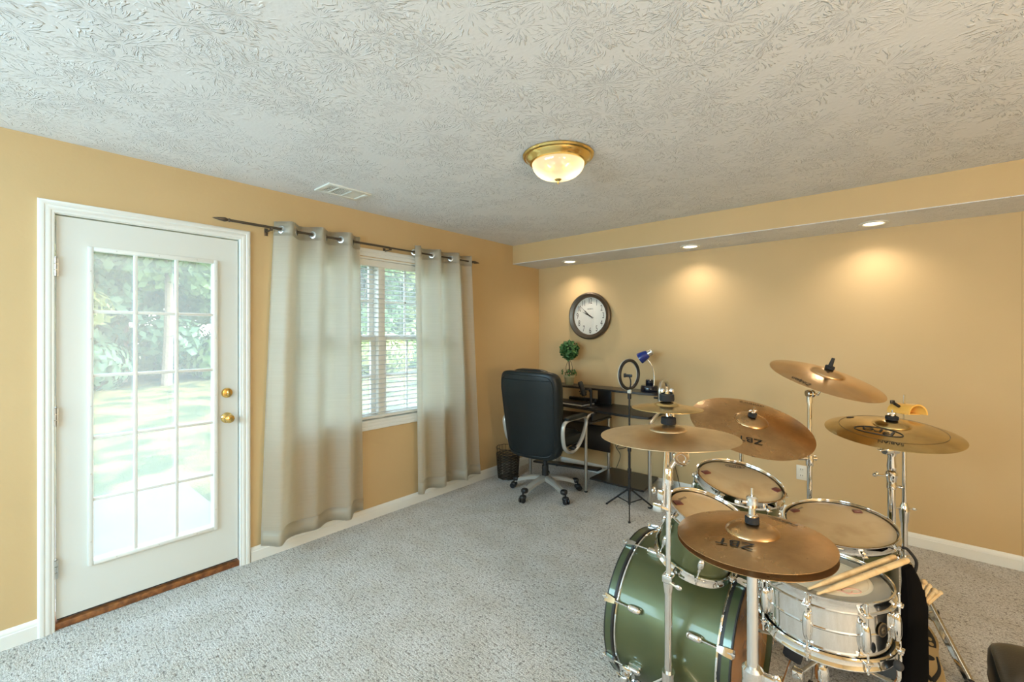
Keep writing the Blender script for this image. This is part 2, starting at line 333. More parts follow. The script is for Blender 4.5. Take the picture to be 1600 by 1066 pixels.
# ------------------------------------------------------------------ room shell
H = 2.44; XR = 5.6; YF = -2.3; YB = 4.162
def grid_wall(name, mat, x0, x1, ycuts, zcuts, holes):
    g = G()
    for i in range(len(ycuts)-1):
        for j in range(len(zcuts)-1):
            if (i, j) in holes: continue
            g.box(((x0+x1)/2, (ycuts[i]+ycuts[i+1])/2, (zcuts[j]+zcuts[j+1])/2), (x1-x0, ycuts[i+1]-ycuts[i], zcuts[j+1]-zcuts[j]))
    bmesh.ops.remove_doubles(g.b, verts=g.b.verts[:], dist=1e-5)
    return g.obj(name, mat)
DY0, DY1, DZ = .175, 1.02, 2.085
WY0, WY1, WZ0, WZ1 = 1.29, 2.84, .78, 2.085
structure(grid_wall('wall_left', M_wall, -.15, 0, [YF-.15, DY0, DY1, WY0, WY1, YB+.15], [-.2, WZ0, WZ1, H+.1], {(1, 0), (1, 1), (3, 1)}), 'gold painted wall with the glazed door and the window')
structure(G().box((-.075+1.96, YB+.075, 1.17), (3.70+.14, .15, 2.74)).obj('wall_back', M_wall), 'gold painted wall behind the desk and drums')
structure(G().box((4.74, YB+.081, 1.17), (1.94, .17, 2.74)).obj('wall_back.001', M_wall), 'short jog of gold wall beyond the corner bead')
structure(G().box((XR+.075, 1, 1.17), (.15, 6.9, 2.74)).obj('wall_right', M_wall), 'gold wall on the drummers side')
structure(G().box((2.7, YF-.075, 1.17), (6.2, .15, 2.74)).obj('wall_front', M_wall), 'gold wall opposite the desk')
structure(G().box((2.72, 1.0, H+.05), (6.2, 6.9, .1)).obj('ceiling', M_ceil), 'white ceiling with stomped brush texture')
structure(G().box((2.72, 1.0, -.05), (6.2, 6.9, .1)).obj('floor', M_carpet), 'beige fleck carpet')
sf = G().box((2.8, 3.924, 2.342), (5.6, .476, .196)).obj('trim_1', M_wall); structure(sf, 'gold painted soffit along the back wall')
structure(G().box((2.8, 3.9245, 2.242), (5.6, .475, .006)).obj('ceiling.001', M_ceil), 'white textured underside of the soffit')
def baseboard(name, p, q, n, label):
    p = Vector(p); q = Vector(q); n = Vector(n); d = (q-p); L = d.length; g = G()
    Mx = Matrix.Translation(p) @ Matrix((d.normalized(), n, Vector((0,0,1)))).transposed().to_4x4()
    prof = [(0, 0), (.014, 0), (.014, .062), (.011, .066), (.011, .074), (.007, .082), (.004, .089), (0, .09)]
    m = len(prof); g._add([(0, a, b) for a, b in prof]+[(L, a, b) for a, b in prof], [list(range(m))[::-1], list(range(m, 2*m))]+[[i, (i+1) % m, m+(i+1) % m, m+i] for i in range(m)], Mx)
    structure(g.obj(name, M_white), label)
baseboard('baseboard_left', (0, YF, 0), (0, .13, 0), (1, 0, 0), 'white baseboard left of the door')
baseboard('baseboard_left.001', (0, 1.071, 0), (0, YB, 0), (1, 0, 0), 'white baseboard below the curtains')
baseboard('baseboard_back', (0, YB, 0), (3.77, YB, 0), (0, -1, 0), 'white baseboard of the back wall')
baseboard('baseboard_back.001', (3.77, YB-.004, 0), (XR, YB-.004, 0), (0, -1, 0), 'white baseboard of the wall jog')

# ------------------------------------------------------------------ door
def casing(name, path, par, closed=False):
    """colonial casing profile swept round the opening with mitred corners; path = inner edge (y, z), outward on its left"""
    prof = [(0, 0), (0, .010), (.004, .013), (.012, .013), (.016, .016), (.030, .017), (.034, .015), (.038, .019), (.050, .021), (.056, .019), (.060, .014), (.060, 0)]
    P = [Vector((0, y, z)) for y, z in path]; N = len(P); m = len(prof); vs = []; fs = []; X = Vector((1, 0, 0))
    for i in range(N):
        d0 = (P[i]-P[i-1]).normalized() if (i or closed) else None; d1 = (P[(i+1) % N]-P[i]).normalized() if (i < N-1 or closed) else None
        n0 = X.cross(d0) if d0 else None; n1 = X.cross(d1) if d1 else None
        n = (n0+n1)/(1+n0.dot(n1)) if n0 and n1 else (n0 or n1)
        for w, h in prof: vs.append(P[i]+n*w+X*h)
    for i in range(N if closed else N-1):
        j = (i+1) % N
        for k in range(m-1): fs.append([i*m+k, i*m+k+1, j*m+k+1, j*m+k])
    if not closed: fs += [list(range(m)), [(N-1)*m+k for k in range(m)]]
    return G()._add(vs, fs).obj(name, M_white, par)
dr = thing('door_1', 'white glazed exterior door with fifteen panes and brass knob', None, (0, .6, 0), kind='structure')
casing('casing', [(.190, 0), (.190, 2.076), (1.008, 2.076), (1.008, 0)], dr)
G().box((-.075, .181, 1.04), (.15, .012, 2.08)).box((-.075, 1.014, 1.04), (.15, .012, 2.08)).box((-.075, .6, 2.079), (.15, .85, .012)).obj('jamb', M_white, dr)
LY0, LY1, LZ0, LZ1 = .327, .868, .294, 1.908
g = G()
for y0, y1, z0, z1 in ((.195, LY0, .052, 2.066), (LY1, 1.001, .052, 2.066), (LY0, LY1, .052, LZ0), (LY0, LY1, LZ1, 2.066)):
    g.box((-.030, (y0+y1)/2, (z0+z1)/2), (.045, y1-y0, z1-z0))
bmesh.ops.remove_doubles(g.b, verts=g.b.verts[:], dist=1e-5)
slab = g.obj('door_slab', M_door, dr)
g = G()
for y0, y1, z0, z1 in ((.308, .330, .275, 1.928), (.865, .888, .275, 1.928), (.329, .866, .275, .297), (.329, .866, 1.905, 1.928)):
    g.box((-.003, (y0+y1)/2, (z0+z1)/2), (.026, y1-y0, z1-z0), .005)
lf = g.obj('lite_frame', M_white, dr)
sp = G().sph((.0105, .319, 1.8), (.0015, .003, .003), 8, m=6).obj('screw', M_satin, lf, local=False)
for yy, zz in [(.319, z) for z in (1.45, 1.1, .75, .4)]+[(.8765, z) for z in (1.8, 1.45, 1.1, .75, .4)]+[(y, .286) for y in (.42, .6, .78)]+[(y, 1.9165) for y in (.42, .6, .78)]:
    copy_part(sp, lf, Matrix.Translation((0, yy-.319, zz-1.8)))
for y in (.499, .683): G().box((-.006, y, (LZ0+LZ1)/2), (.022, .017, LZ1-LZ0), .004).obj('muntin', M_white, dr)
HM = (.614, .934, 1.257, 1.591)
for z in HM: G().box((-.007, (LY0+LY1)/2, z), (.02, LY1-LY0, .017), .004).obj('muntin', M_white, dr)
ys = (LY0, .499, .683, LY1); zs = (LZ0,)+HM+(LZ1,)
for i in range(3):
    for j in range(5): G().box((-.03, (ys[i]+ys[i+1])/2, (zs[j]+zs[j+1])/2), (.004, ys[i+1]-ys[i], zs[j+1]-zs[j])).obj('pane', M_glass, dr)
for z in (1.808, 1.062, .306):
    hg = G()
    for k in range(3): hg.cyl((.009, .1925, z-.045+k*.031), (.009, .1925, z-.017+k*.031), .0075, n=10)
    hg.box((-.002, .197, z), (.004, .010, .09)); hg.sph((.009, .1925, z+.05), (.006, .006, .005), 8).obj('hinge', M_satin, dr)
kx = TM((-.0075, .940, .951), (1, 0, 0))
kb = G().lathe([(0, 0), (.033, 0), (.033, .004), (.028, .010), (.014, .014), (.011, .024), (.012, .034), (.024, .040), (.0275, .052), (.024, .064), (.012, .069), (0, .069)], 24, kx).obj('door_knob', M_brass, dr)
G().lathe([(0, .0692), (.009, .0692), (.0085, .072), (0, .0725)], 16, kx).obj('lock_button', M_brass, kb)
kx2 = TM((-.0075, .940, 1.107), (1, 0, 0))
db = G().lathe([(0, 0), (.031, 0), (.031, .006), (.027, .013), (.010, .016), (0, .016)], 24, kx2).obj('deadbolt', M_brass, dr)
G().sph((0, 0, .022), (.007, .019, .010), 12, Mx=kx2).obj('thumb_turn', M_brass, db)
G().box((-.074, .6, .017), (.15, .83, .034), .006).obj('threshold', M_oak, dr)
G().box((-.03, .598, .047), (.03, .80, .008)).obj('door_sweep', M_dark, dr)

# ------------------------------------------------------------------ window with sashes
wd = thing('window_1', 'white double hung window pair behind blinds', None, (0, 2.065, .78), kind='structure')
casing('casing', [(WY0+.012, .772), (WY0+.012, 2.090), (WY1-.012, 2.090), (WY1-.012, .772)], wd, True)
G().box((-.06, 2.065, .776), (.15, 1.58, .02), .005).obj('sill', M_white, wd)
G().box((-.075, WY0+.007, 1.43), (.15, .014, 1.3)).box((-.075, WY1-.007, 1.43), (.15, .014, 1.3)).box((-.075, 2.065, 2.078), (.15, 1.55, .014)).obj('jamb', M_white, wd)
G().box((-.085, 2.065, 1.43), (.11, .062, 1.29), .004).obj('mullion', M_white, wd)
for k, (a, b) in enumerate(((WY0+.014, 2.034), (2.096, WY1-.014))):
    for z0, z1, x in ((.786, 1.465, -.088), (1.425, 2.071, -.118)):
        g = G(); rw = .042
        for y0, y1, q0, q1 in ((a, a+rw, z0, z1), (b-rw, b, z0, z1), (a+rw-.001, b-rw+.001, z0, z0+rw), (a+rw-.001, b-rw+.001, z1-rw, z1)):
            g.box((x, (y0+y1)/2, (q0+q1)/2), (.028, y1-y0, q1-q0), .004)
        sh = g.obj('sash', M_white, wd)
        yy = [a+rw+(b-a-2*rw)*i/3 for i in range(4)]; zz = [z0+rw, (z0+z1)/2, z1-rw]
        for y in yy[1:3]: G().box((x, y, (z0+z1)/2), (.016, .018, z1-z0-2*rw), .003).obj('muntin', M_white, sh)
        G().box((x, (a+b)/2, zz[1]), (.016, b-a-2*rw, .018), .003).obj('muntin', M_white, sh)
        for i in range(3):
            for j in range(2): G().box((x, (yy[i]+yy[i+1])/2, (zz[j]+zz[j+1])/2), (.004, yy[i+1]-yy[i], zz[j+1]-zz[j])).obj('pane', M_wglass, sh)
    for dy in (-.12, .12): G().box((-.070, (a+b)/2+dy, 1.462), (.016, .045, .012), .003).obj('sash_lock', M_white, wd)
# blinds
bl = thing('window_blind', 'white horizontal slat blind hanging open between the curtains', 'blinds', (-.036, 2.065, .80))
G().box((-.036, 2.065, 2.045), (.05, 1.515, .05), .004).obj('head_rail', M_white, bl)
NS = 31; prof = [(-.025, -.002), (-.012, .0015), (0, .003), (.012, .0015), (.025, -.002)]
g = G(); th = .0014; tilt = R_(2); ct, st = math.cos(tilt), math.sin(tilt)
vs = []; fs = []
for y in (-.755, .755):
    for t in (0, th): vs += [(x*ct - (z+t)*st, y, x*st+(z+t)*ct) for x, z in prof]
m = 5
for i in range(4): fs += [[i, i+1, 10+i+1, 10+i], [5+i, 15+i, 15+i+1, 5+i+1]]
fs += [[0, 10, 15, 5], [4, 9, 19, 14], [0, 5, 6, 7, 8, 9, 4, 3, 2, 1], [10, 11, 12, 13, 14, 19, 18, 17, 16, 15]]
g._add(vs, fs); sl = g.obj('slat', M_slat, bl, local=True)
zt, zb = 1.995, .835
for i in range(NS):
    z = zt+(zb-zt)*i/(NS-1); Ml = wm(bl).inverted() @ Matrix.Translation((-.036, 2.065, z))
    if i == 0: sl.matrix_local = Ml
    else: copy_part(sl, bl, Ml)
G().box((-.036, 2.065, .806), (.05, 1.51, .022), .005).obj('bottom_rail', M_white, bl)
for y in (1.42, 1.86, 2.27, 2.71):
    G().cyl((-.062, y, 2.03), (-.062, y, .81), .0011, n=6).cyl((-.010, y, 2.03), (-.010, y, .81), .0011, n=6).obj('ladder_cord', M_white, bl)

# ------------------------------------------------------------------ curtain rod and curtains
rod = thing('curtain_rod', 'thin dark bronze curtain rod with pointed ends', 'curtain rod', (.09, 2.0, 2.168))
G().cyl((.09, .93, 2.168), (.09, 2.06, 2.168), .0085, n=12).cyl((.09, 2.06, 2.168), (.09, 2.99, 2.168), .0068, n=12).obj('rod', M_bronze_dk, rod)
for y, d in ((.93, -1), (2.985, 1)):
    G().lathe([(0, 0), (.010, 0), (.012, .006), (.008, .014), (.011, .02), (.0135, .03), (.009, .06), (.004, .085), (0, .098)], 14, TM((.09, y, 2.168), (0, d, 0))).obj('finial', M_bronze_dk, rod)
for y in (1.165, 2.066, 2.96):
    G().box((.003, y, 2.150), (.006, .022, .05), .002).cyl((.0, y, 2.150), (.088, y, 2.152), .0055, n=8).box((.09, y, 2.155), (.02, .014, .016), .002).obj('bracket', M_bronze_dk, rod)
def curtain(name, label, yt0, yt1, yb0, yb1, n, ph, zb, seed, flare0, flare1):
    r = np.random.default_rng(seed); NU, NV = 30*n, 44; vs = []; fs = []
    f1, f2, f3 = r.uniform(0, 6, 3)
    for j in range(NV+1):
        v = j/NV; z = 2.219+(zb-2.219)*v
        for i in range(NU+1):
            u = i/NU; uu = u+.018*v*math.sin(5*u*PI+f1)
            y = (yt0+(yt1-yt0)*u)*(1-v)+(yb0+(yb1-yb0)*uu)*v
            amp = .047*(1-.12*v)+.010*v*math.sin(3.1*u*PI+f2)
            sx = math.sin(2*PI*n*uu+ph); sx = sx
            x = .088+amp*sx+v*(.016*math.sin(4.3*u*PI+f3)+.012)+v*v*(flare0*(1-u)**3+flare1*u**3)
            y += .012*math.cos(2*PI*n*uu+ph)*(.4+.6*v)
            vs.append((max(x, .024), y, z+.004*v*math.sin(9*u*PI+f2)))
    for j in range(NV):
        for i in range(NU): fs.append([j*(NU+1)+i, j*(NU+1)+i+1, (j+1)*(NU+1)+i+1, (j+1)*(NU+1)+i])
    t = thing(name, label, 'curtain', (.09, (yt0+yt1)/2, zb))
    o = G()._add(vs, fs).obj('fabric', M_curtain, t, sharp=80)
    so = o.modifiers.new('t', 'SOLIDIFY'); so.thickness = .0022
    for nm, j0, j1 in (('heading_band', 0, 2), ('bottom_hem', NV-2, NV)):     # sewn double
        vb = [Vector(vs[j*(NU+1)+i])+Vector((.0035, 0, 0)) for j in range(j0, j1+1) for i in range(NU+1)]
        fb_ = [[j*(NU+1)+i, j*(NU+1)+i+1, (j+1)*(NU+1)+i+1, (j+1)*(NU+1)+i] for j in range(j1-j0) for i in range(NU)]
        so = G()._add(vb, fb_).obj(nm, M_curtain, t, sharp=80).modifiers.new('t', 'SOLIDIFY'); so.thickness = .0018
    for k in range(2*n):
        u = (k*PI-ph)/(2*PI*n)
        if u < .02 or u > .98: u = min(max(u, .02), .98)
        y = yt0+(yt1-yt0)*u+.012*math.cos(2*PI*n*u+ph)*.4
        sl_ = (1 if math.cos(2*PI*n*u+ph) > 0 else -1)
        nrm = Vector((1, -sl_*1.15, 0)).normalized()
        G().lathe([(.017, -.007), (.025, -.006), (.0265, 0), (.025, .006), (.017, .007)], 20, TM((.09, y, 2.165), nrm), closed=True).obj('grommet', M_satin, t)
    return t
curtain('curtain', 'wide silver grommet curtain nearest the door', 1.195, 1.815, 1.085, 1.845, 3, -.9, .118, 3, .045, -.01)
curtain('curtain.001', 'narrower silver grommet curtain nearer the wire basket', 2.285, 2.945, 2.32, 3.045, 3, .6, .118, 9, .01, .01)

# ------------------------------------------------------------------ ceiling fixtures
def ceiling_lamp(x, y, label):
    t = thing('ceiling_lamp', label, 'ceiling light', (x, y, H)); B = Matrix.Translation((x, y, H))
    G().lathe([(0, 0), (.188, 0), (.192, -.006), (.186, -.014), (.176, -.017), (.172, -.026), (.160, -.034), (.152, -.045), (.140, -.048), (.137, -.044), (.150, -.030), (.15, -.012), (0, -.010)], 48, B).obj('brass_pan', M_brass, t)
    g = G(); n = 112; prof = []
    for i in range(15):
        a = PI/2*i/14; prof.append((.138*math.cos(a)**.8 if i < 14 else 0, -.043-.088*math.sin(a)))
    vs = []; fs = []; m = 15
    for k in range(n):
        a = 2*PI*k/n
        for i, (r, z) in enumerate(prof):
            rr = r*(1+(.020 if k % 2 else -.008)*(1 if i < 11 else .2)); vs.append((rr*math.cos(a), rr*math.sin(a), z))
    for k in range(n):
        for i in range(m-1): fs.append([k*m+i, ((k+1) % n)*m+i, ((k+1) % n)*m+i+1, k*m+i+1])
    g._add(vs, fs, B); bmesh.ops.remove_doubles(g.b, verts=g.b.verts[:], dist=1e-5); g.obj('glass_dome', M_dome, t, sharp=60)
    G().lathe([(0, -.126), (.016, -.127), (.019, -.131), (.014, -.136), (.006, -.140), (.004, -.146), (.006, -.150), (.003, -.156), (0, -.157)], 16, B).obj('finial', M_brass, t)
    for dx, dy in ((-.058, -.03), (.058, .03)):
        G().cyl((dx*.4, dy*.4, -.03), (dx*.75, dy*.75, -.055), .014, n=12, Mx=B).obj('socket', M_white, t)
        light('lamp_bulb', 'POINT', (x+dx, y+dy, H-.078), LAMP_W, WARM, .03)
ceiling_lamp(1.785, 1.975, 'brass flush ceiling lamp with ribbed glass dome')
ceiling_lamp(3.9, -.75, 'added fill lamp out of view, same brass flush model')  # second lamp added behind the camera to brighten the room
for i, x in enumerate((.579, 1.822, 3.058)):
    t = thing('recessed_light', ('small recessed downlight above the clock', 'recessed downlight in the middle of the soffit', 'recessed downlight nearest the right end of the soffit')[i], 'downlight', (x, 3.935, 2.239), group='recessed lights in the soffit')
    B = Matrix.Translation((x, 3.935, 2.239))
    G().lathe([(.058, 0), (.082, 0), (.083, -.003), (.076, -.007), (.062, -.008), (.056, -.003)], 36, B, closed=True).obj('trim_ring', M_white, t)
    G().lathe([(0, -.006), (.03, -.0055), (.056, -.001), (0, -.001)], 28, B).obj('bulb_face', M_bulb, t)
    light('downlight_bulb', 'SPOT', (x, 3.935, 2.222), CAN_W, (1, .85, .70), .035, spot_size=R_(140), spot_blend=.9)
# supply vent
vt = thing('ceiling_vent', 'white rectangular supply vent near the wall with the curtains', 'air vent', (.335, 1.53, H))
g = G(); X0, X1, Y0, Y1 = .230, .440, 1.378, 1.682
for x0, x1, y0, y1 in ((X0, X0+.032, Y0, Y1), (X1-.032, X1, Y0, Y1), (X0+.031, X1-.031, Y0, Y0+.032), (X0+.031, X1-.031, Y1-.032, Y1), (X0+.031, X1-.031, 1.456, 1.468), (X0+.031, X1-.031, 1.55, 1.562)):
    g.box(((x0+x1)/2, (y0+y1)/2, H-.005), (x1-x0, y1-y0, .010), .003)
g.obj('frame', M_white, vt)
G().box((.335, 1.50, H-.001), (.15, .22, .002)).obj('duct_dark', M_dark, vt)
for i in range(5): G().box((.335, 1.418+i*.0085, H-.005), (.15, .0016, .003)).obj('slat', M_white, vt)
for i in range(4): G().box((.278+i*.037, 1.434, H-.006), (.003, .044, .003)).obj('slat', M_white, vt)
for i in range(7): G().box((.335, 1.474+i*.0115, H-.005), (.15, .0045, .003), Mx=Matrix.Translation((0, 0, 0))).obj('slat', M_white, vt)
G().box((.335, 1.605, H-.004), (.15, .088, .004)).obj('slat_closed', M_white, vt)

# ------------------------------------------------------------------ clock
ck = thing('wall_clock', 'large round wall clock with dark bronze rim', 'clock', Mx=TM((.698, YB, 1.668), (0, -1, 0), (1, 0, 0)))
G().lathe([(.200, .004), (.200, .034), (.205, .042), (.215, .044), (.224, .052), (.238, .054), (.250, .044), (.253, .028), (.246, .006), (.236, 0)], 64).obj('rim', M_bronze_dk, ck, local=True)
G().lathe([(0, 0), (.204, 0), (.204, .012), (0, .012)], 48).obj('dial', M_face, ck, local=True)
for k in range(1, 13):
    a = PI/2-k*PI/6
    text('numeral', str(k), .066, M_ink, ck, Matrix.Translation((.158*math.cos(a), .158*math.sin(a), .0125)) @ Matrix.Diagonal((1, 1.35, 1, 1)), sx=.78)
text('dial_mark', 'QUARTZ', .017, M_ink, ck, Matrix.Translation((0, .075, .0125)))
def hand(L, w, ang, z):
    g = G(); g.prism([(-w*.4, -.045), (w*.4, -.045), (w, L*.55), (w*.35, L*.62), (w*.35, L*.86), (0, L), (-w*.35, L*.86), (-w*.35, L*.62), (-w, L*.55)], z, z+.0015)
    bmesh.ops.transform(g.b, matrix=RZ(-ang), verts=g.b.verts[:]); return g
hand(.105, .0065, 2*PI*(9+52/60)/12, .014).obj('hour_hand', M_ink, ck, local=True)
hand(.150, .005, 2*PI*52/60, .0165).obj('minute_hand', M_ink, ck, local=True)
G().lathe([(0, .0185), (.008, .0185), (.008, .014), (0, .014)], 14).obj('hub', M_ink, ck, local=True)
G().lathe([(0, .034), (.201, .034), (.201, .036), (0, .036)], 48).obj('clock_glass', M_clockglass, ck, local=True)
# outlets
def outlet(x, z, label):
    t = thing('wall_outlet', label, 'outlet', Mx=TM((x, YB, z), (0, -1, 0), (1, 0, 0)))
    G().box((0, 0, .003), (.072, .115, .006), .003).obj('plate', M_plate, t, local=True)
    for dz in (-.024, .024):
        o = G().box((0, dz, .0065), (.034, .03, .004), .004).obj('socket', M_plate, t, local=True)
        for dx in (-.007, .007): G().box((dx, dz+.003, .0088), (.003, .009, .001)).obj('slot', M_dark, o, local=True)
outlet(2.612, .375, 'cream wall outlet low on the wall behind the drums')

# ------------------------------------------------------------------ desk
dk = thing('computer_desk', 'black desk with raised shelf and silver tube frame', 'desk', (.95, 3.85, 0))
def slab_poly(poly, z0, z1, name, mat, par, bev=.004):
    g = G().prism(poly, z0, z1); bmesh.ops.bevel(g.b, geom=[e for e in g.b.edges], offset=bev, segments=2, affect='EDGES', clamp_overlap=True)
    return g.obj(name, mat, par)
front = [(.33, 3.83), (.50, 3.775), (.75, 3.735), (.95, 3.715), (1.12, 3.665), (1.30, 3.632), (1.48, 3.632), (1.56, 3.66), (1.585, 3.72)]
slab_poly(front+[(1.56, 4.10), (1.50, 4.13), (.33, 4.13)], .735, .757, 'desktop', M_wood_dk, dk)
slab_poly([(.34, 3.90), (.38, 3.875), (1.50, 3.855), (1.545, 3.88), (1.545, 4.11), (.34, 4.11)], .915, .935, 'raised_shelf', M_wood_dk, dk)
G().box((.92, 4.06, .837), (.15, .018, .158), .002).obj('shelf_support', M_wood_dk, dk)
slab_poly([(.44, 3.55), (1.045, 3.55), (1.045, 3.98), (.44, 3.98)], .640, .656, 'keyboard_tray', M_wood_dk, dk)
for x in (.46, 1.03): G().box((x, 3.80, .695), (.02, .36, .07), .003).obj('tray_rail', M_black, dk)
slab_poly([(.98, 3.66), (1.52, 3.66), (1.47, 4.10), (.98, 4.10)], .095, .113, 'lower_shelf', M_wood_dk, dk)
slab_poly([(.27, 3.70), (.95, 3.86), (.95, 3.96), (.27, 3.80)], .115, .135, 'foot_rest', M_wood_dk, dk)
G().box((.66, 4.05, .40), (.66, .016, .26), .003).obj('modesty_panel', M_wood_dk, dk)
def side_frame(x, name):
    p = [(x, 3.60, .012), (x, 3.60, .60), (x, 3.605, .69), (x, 3.66, .735), (x, 3.76, .775), (x, 3.805, .82), (x, 3.81, .90), (x, 3.81, .985), (x, 3.84, 1.035), (x, 3.90, 1.05), (x, 3.96, 1.035), (x, 3.99, .985), (x, 4.0, .90), (x, 4.03, .80), (x, 4.07, .70), (x, 4.085, .60), (x, 4.085, .012)]
    G().tube(spline(p, 5), .0155, 12).obj(name, M_satin, dk)
    for y in (3.60, 4.085): G().cyl((x, y, 0), (x, y, .014), .017, n=12).obj('foot', M_rubber, dk)
side_frame(.315, 'side_frame'); side_frame(1.60, 'side_frame')
G().tube(spline([(.99, 3.58, .012), (.99, 3.58, .62), (.995, 3.59, .68), (1.0, 3.64, .71), (1.01, 3.76, .725), (1.01, 3.95, .728)], 5), .0145, 12).obj('middle_leg', M_satin, dk)
G().cyl((.955, 4.085, .012), (.955, 4.085, .735), .0145, n=12).obj('middle_leg', M_satin, dk)
for x, y in ((.99, 3.58), (.955, 4.085)): G().cyl((x, y, 0), (x, y, .014), .016, n=12).obj('foot', M_rubber, dk)
for x in (.345, 1.57): [G().cyl((x-.03, y, .905), (x+.03, y, .905), .009, n=8).obj('shelf_bracket', M_black, dk) for y in (3.83, 4.0)]

# things on the desk
lp = thing('laptop', 'closed laptop with black lid on the desk', 'laptop', Mx=Matrix.Translation((.690, 3.868, .7576)) @ RZ(R_(-6)))
G().box((0, 0, .009), (.33, .215, .014), .004).obj('base', M_laptop, lp, local=True)
G().box((0, .003, .0195), (.326, .208, .007), .003).obj('lid', M_black, lp, local=True)
sb = thing('sound_bar', 'slim black bar lying behind the laptop', 'speaker', (.70, 4.065, .757))
G().box((.665, 4.065, .7795), (.34, .05, .042), .01).obj('body', M_black, sb)
G().box((.665, 4.038, .7795), (.30, .004, .03), .001).obj('grille', M_felt, sb)
mc = thing('desk_microphone', 'black microphone on a short desk stand beside the laptop', 'microphone', (.926, 3.78, .757))
G().lathe([(0, 0), (.062, 0), (.063, .006), (.056, .012), (.014, .014), (0, .014)], 28, Matrix.Translation((.926, 3.78, .7577))).obj('round_base', M_black, mc)
G().cyl((.926, 3.78, .77), (.926, 3.78, .93), .0095, n=12).cyl((.926, 3.78, .80), (.926, 3.78, .93), .014, n=12).obj('post', M_black, mc)
G().lathe([(0, -.004), (.017, -.004), (.017, .018), (0, .018)], 12, TM((.926, 3.78, .925), (-1, 0, 0))).cyl((.921, 3.78, .93), (.866, 3.78, .925), .007, n=8).obj('swivel_arm', M_black, mc)
mx = TM((.826, 3.78, .93), (-.38, .02, .92))
G().lathe([(0, -.072), (.02, -.072), (.026, -.06), (.027, -.02), (.024, -.015), (.024, .015), (.0265, .02), (.0265, .06), (.02, .074), (0, .078)], 24, mx).obj('capsule_body', M_black, mc)
G().lathe([(.029, -.045), (.038, -.045), (.038, -.037), (.029, -.037)], 24, mx, closed=True).lathe([(.029, -.020), (.038, -.020), (.038, -.012), (.029, -.012)], 24, mx, closed=True).obj('shock_mount', M_rubber, mc)
G().tube(spline([(.85, 3.78, .865), (.87, 3.77, .82), (.905, 3.785, .80), (.905, 3.88, .764), (.90, 4.0, .764)], 6), .0025, 6).obj('cable', M_rubber, mc)
# topiary
tp = thing('potted_topiary', 'small ball topiary in a sage green pot on the shelf', 'plant', (.54, 3.985, .935))
B = Matrix.Translation((.54, 3.985, .9357))
G().lathe([(0, 0), (.043, 0), (.046, .01), (.052, .07), (.055, .075), (.059, .078), (.060, .10), (.054, .102), (.050, .092), (0, .090)], 28, B).obj('pot', M_pot, tp)
G().lathe([(0, .094), (.049, .091), (.03, .088), (0, .088)], 16, B).obj('moss', M_soil, tp)
G().tube(spline([(.54, 3.985, 1.02), (.543, 3.985, 1.10), (.537, 3.985, 1.18), (.54, 3.985, 1.27)], 5), .0065, 8).obj('stem', M_stem, tp)
G().tube(spline([(.55, 3.98, 1.02), (.585, 3.975, 1.10), (.575, 3.98, 1.15), (.548, 3.985, 1.20)], 5), .0028, 6).tube(spline([(.53, 3.98, 1.02), (.505, 3.975, 1.10), (.515, 3.98, 1.16), (.535, 3.985, 1.21)], 5), .0028, 6).obj('vine', M_stem, tp)
def leaf_cloud(g, pts, nrm, size, r):
    for p, n in zip(pts, nrm):
        A = axes(Vector(n)+Vector(r.normal(0, .45, 3)), Vector(r.normal(0, 1, 3))); S = size*r.uniform(.7, 1.2)
        q = [A @ Vector(v)*S+Vector(p) for v in ((0, -.5, 0), (.42, -.12, .1), (.25, .3, .06), (0, .62, -.05), (-.25, .3, .06), (-.42, -.12, .1))]
        V = [g.b.verts.new(v) for v in q]; g.b.faces.new(V[:4]); g.b.faces.new([V[0], V[3], V[4], V[5]])
d = rng.normal(0, 1, (420, 3)); d /= np.linalg.norm(d, axis=1)[:, None]
g = G(); leaf_cloud(g, np.array((.54, 3.985, 1.30))+d*rng.uniform(.072, .106, (420, 1)), d, .034, rng)
tag(g.obj('ball_foliage', M_leaf, tp), kind='stuff')
g = G(); g.sph((.54, 3.985, 1.30), (.075, .075, .075), 14); g.obj('ball_core', pm('dark_moss', s(24, 46, 22), .95), tp)
q = rng.uniform(0, 2*PI, 46); pr = rng.uniform(.03, .085, 46)
pts = np.stack([.54+pr*np.cos(q), 3.985+pr*np.sin(q), 1.035+rng.uniform(0, .055, 46)], 1)
g = G(); leaf_cloud(g, pts, np.stack([np.cos(q), np.sin(q), .7+0*q], 1), .03, rng); tag(g.obj('base_foliage', M_leaf, tp), kind='stuff')
# desk lamp
dl = thing('desk_lamp', 'blue gooseneck desk lamp at the end of the raised shelf', 'lamp', (1.43, 3.985, .935))
B = Matrix.Translation((1.43, 3.985, .9357))
G().lathe([(0, 0), (.076, 0), (.08, .008), (.08, .045), (.072, .058), (.03, .062), (0, .062)], 32, B).obj('base', M_navy, dl)
G().lathe([(0, .06), (.032, .06), (.036, .066), (.036, .105), (.03, .112), (0, .112)], 24, Matrix.Translation((1.425, 4.0, .935))).obj('organiser_cup', M_navy, dl)
G().tube(spline([(1.475, 3.985, .985), (1.478, 3.985, 1.06), (1.475, 3.98, 1.13), (1.455, 3.97, 1.19), (1.425, 3.96, 1.235), (1.41, 3.955, 1.25)], 6), .006, 10).obj('gooseneck', M_chrome, dl)
hx = TM((1.365, 3.945, 1.250), Vector((1.46, 3.965, 1.31))-Vector((1.365, 3.945, 1.250)))
G().lathe([(.052, -.012), (.054, -.012), (.050, .02), (.044, .05), (.036, .07), (.030, .078), (.028, .076), (.034, .066), (.042, .046), (.048, .018)], 32, hx, closed=True).obj('shade', M_blue, dl)
G().lathe([(0, .124), (.020, .124), (.026, .118), (.029, .076), (.024, .076), (0, .076)], 24, hx).obj('silver_cap', M_satin, dl)
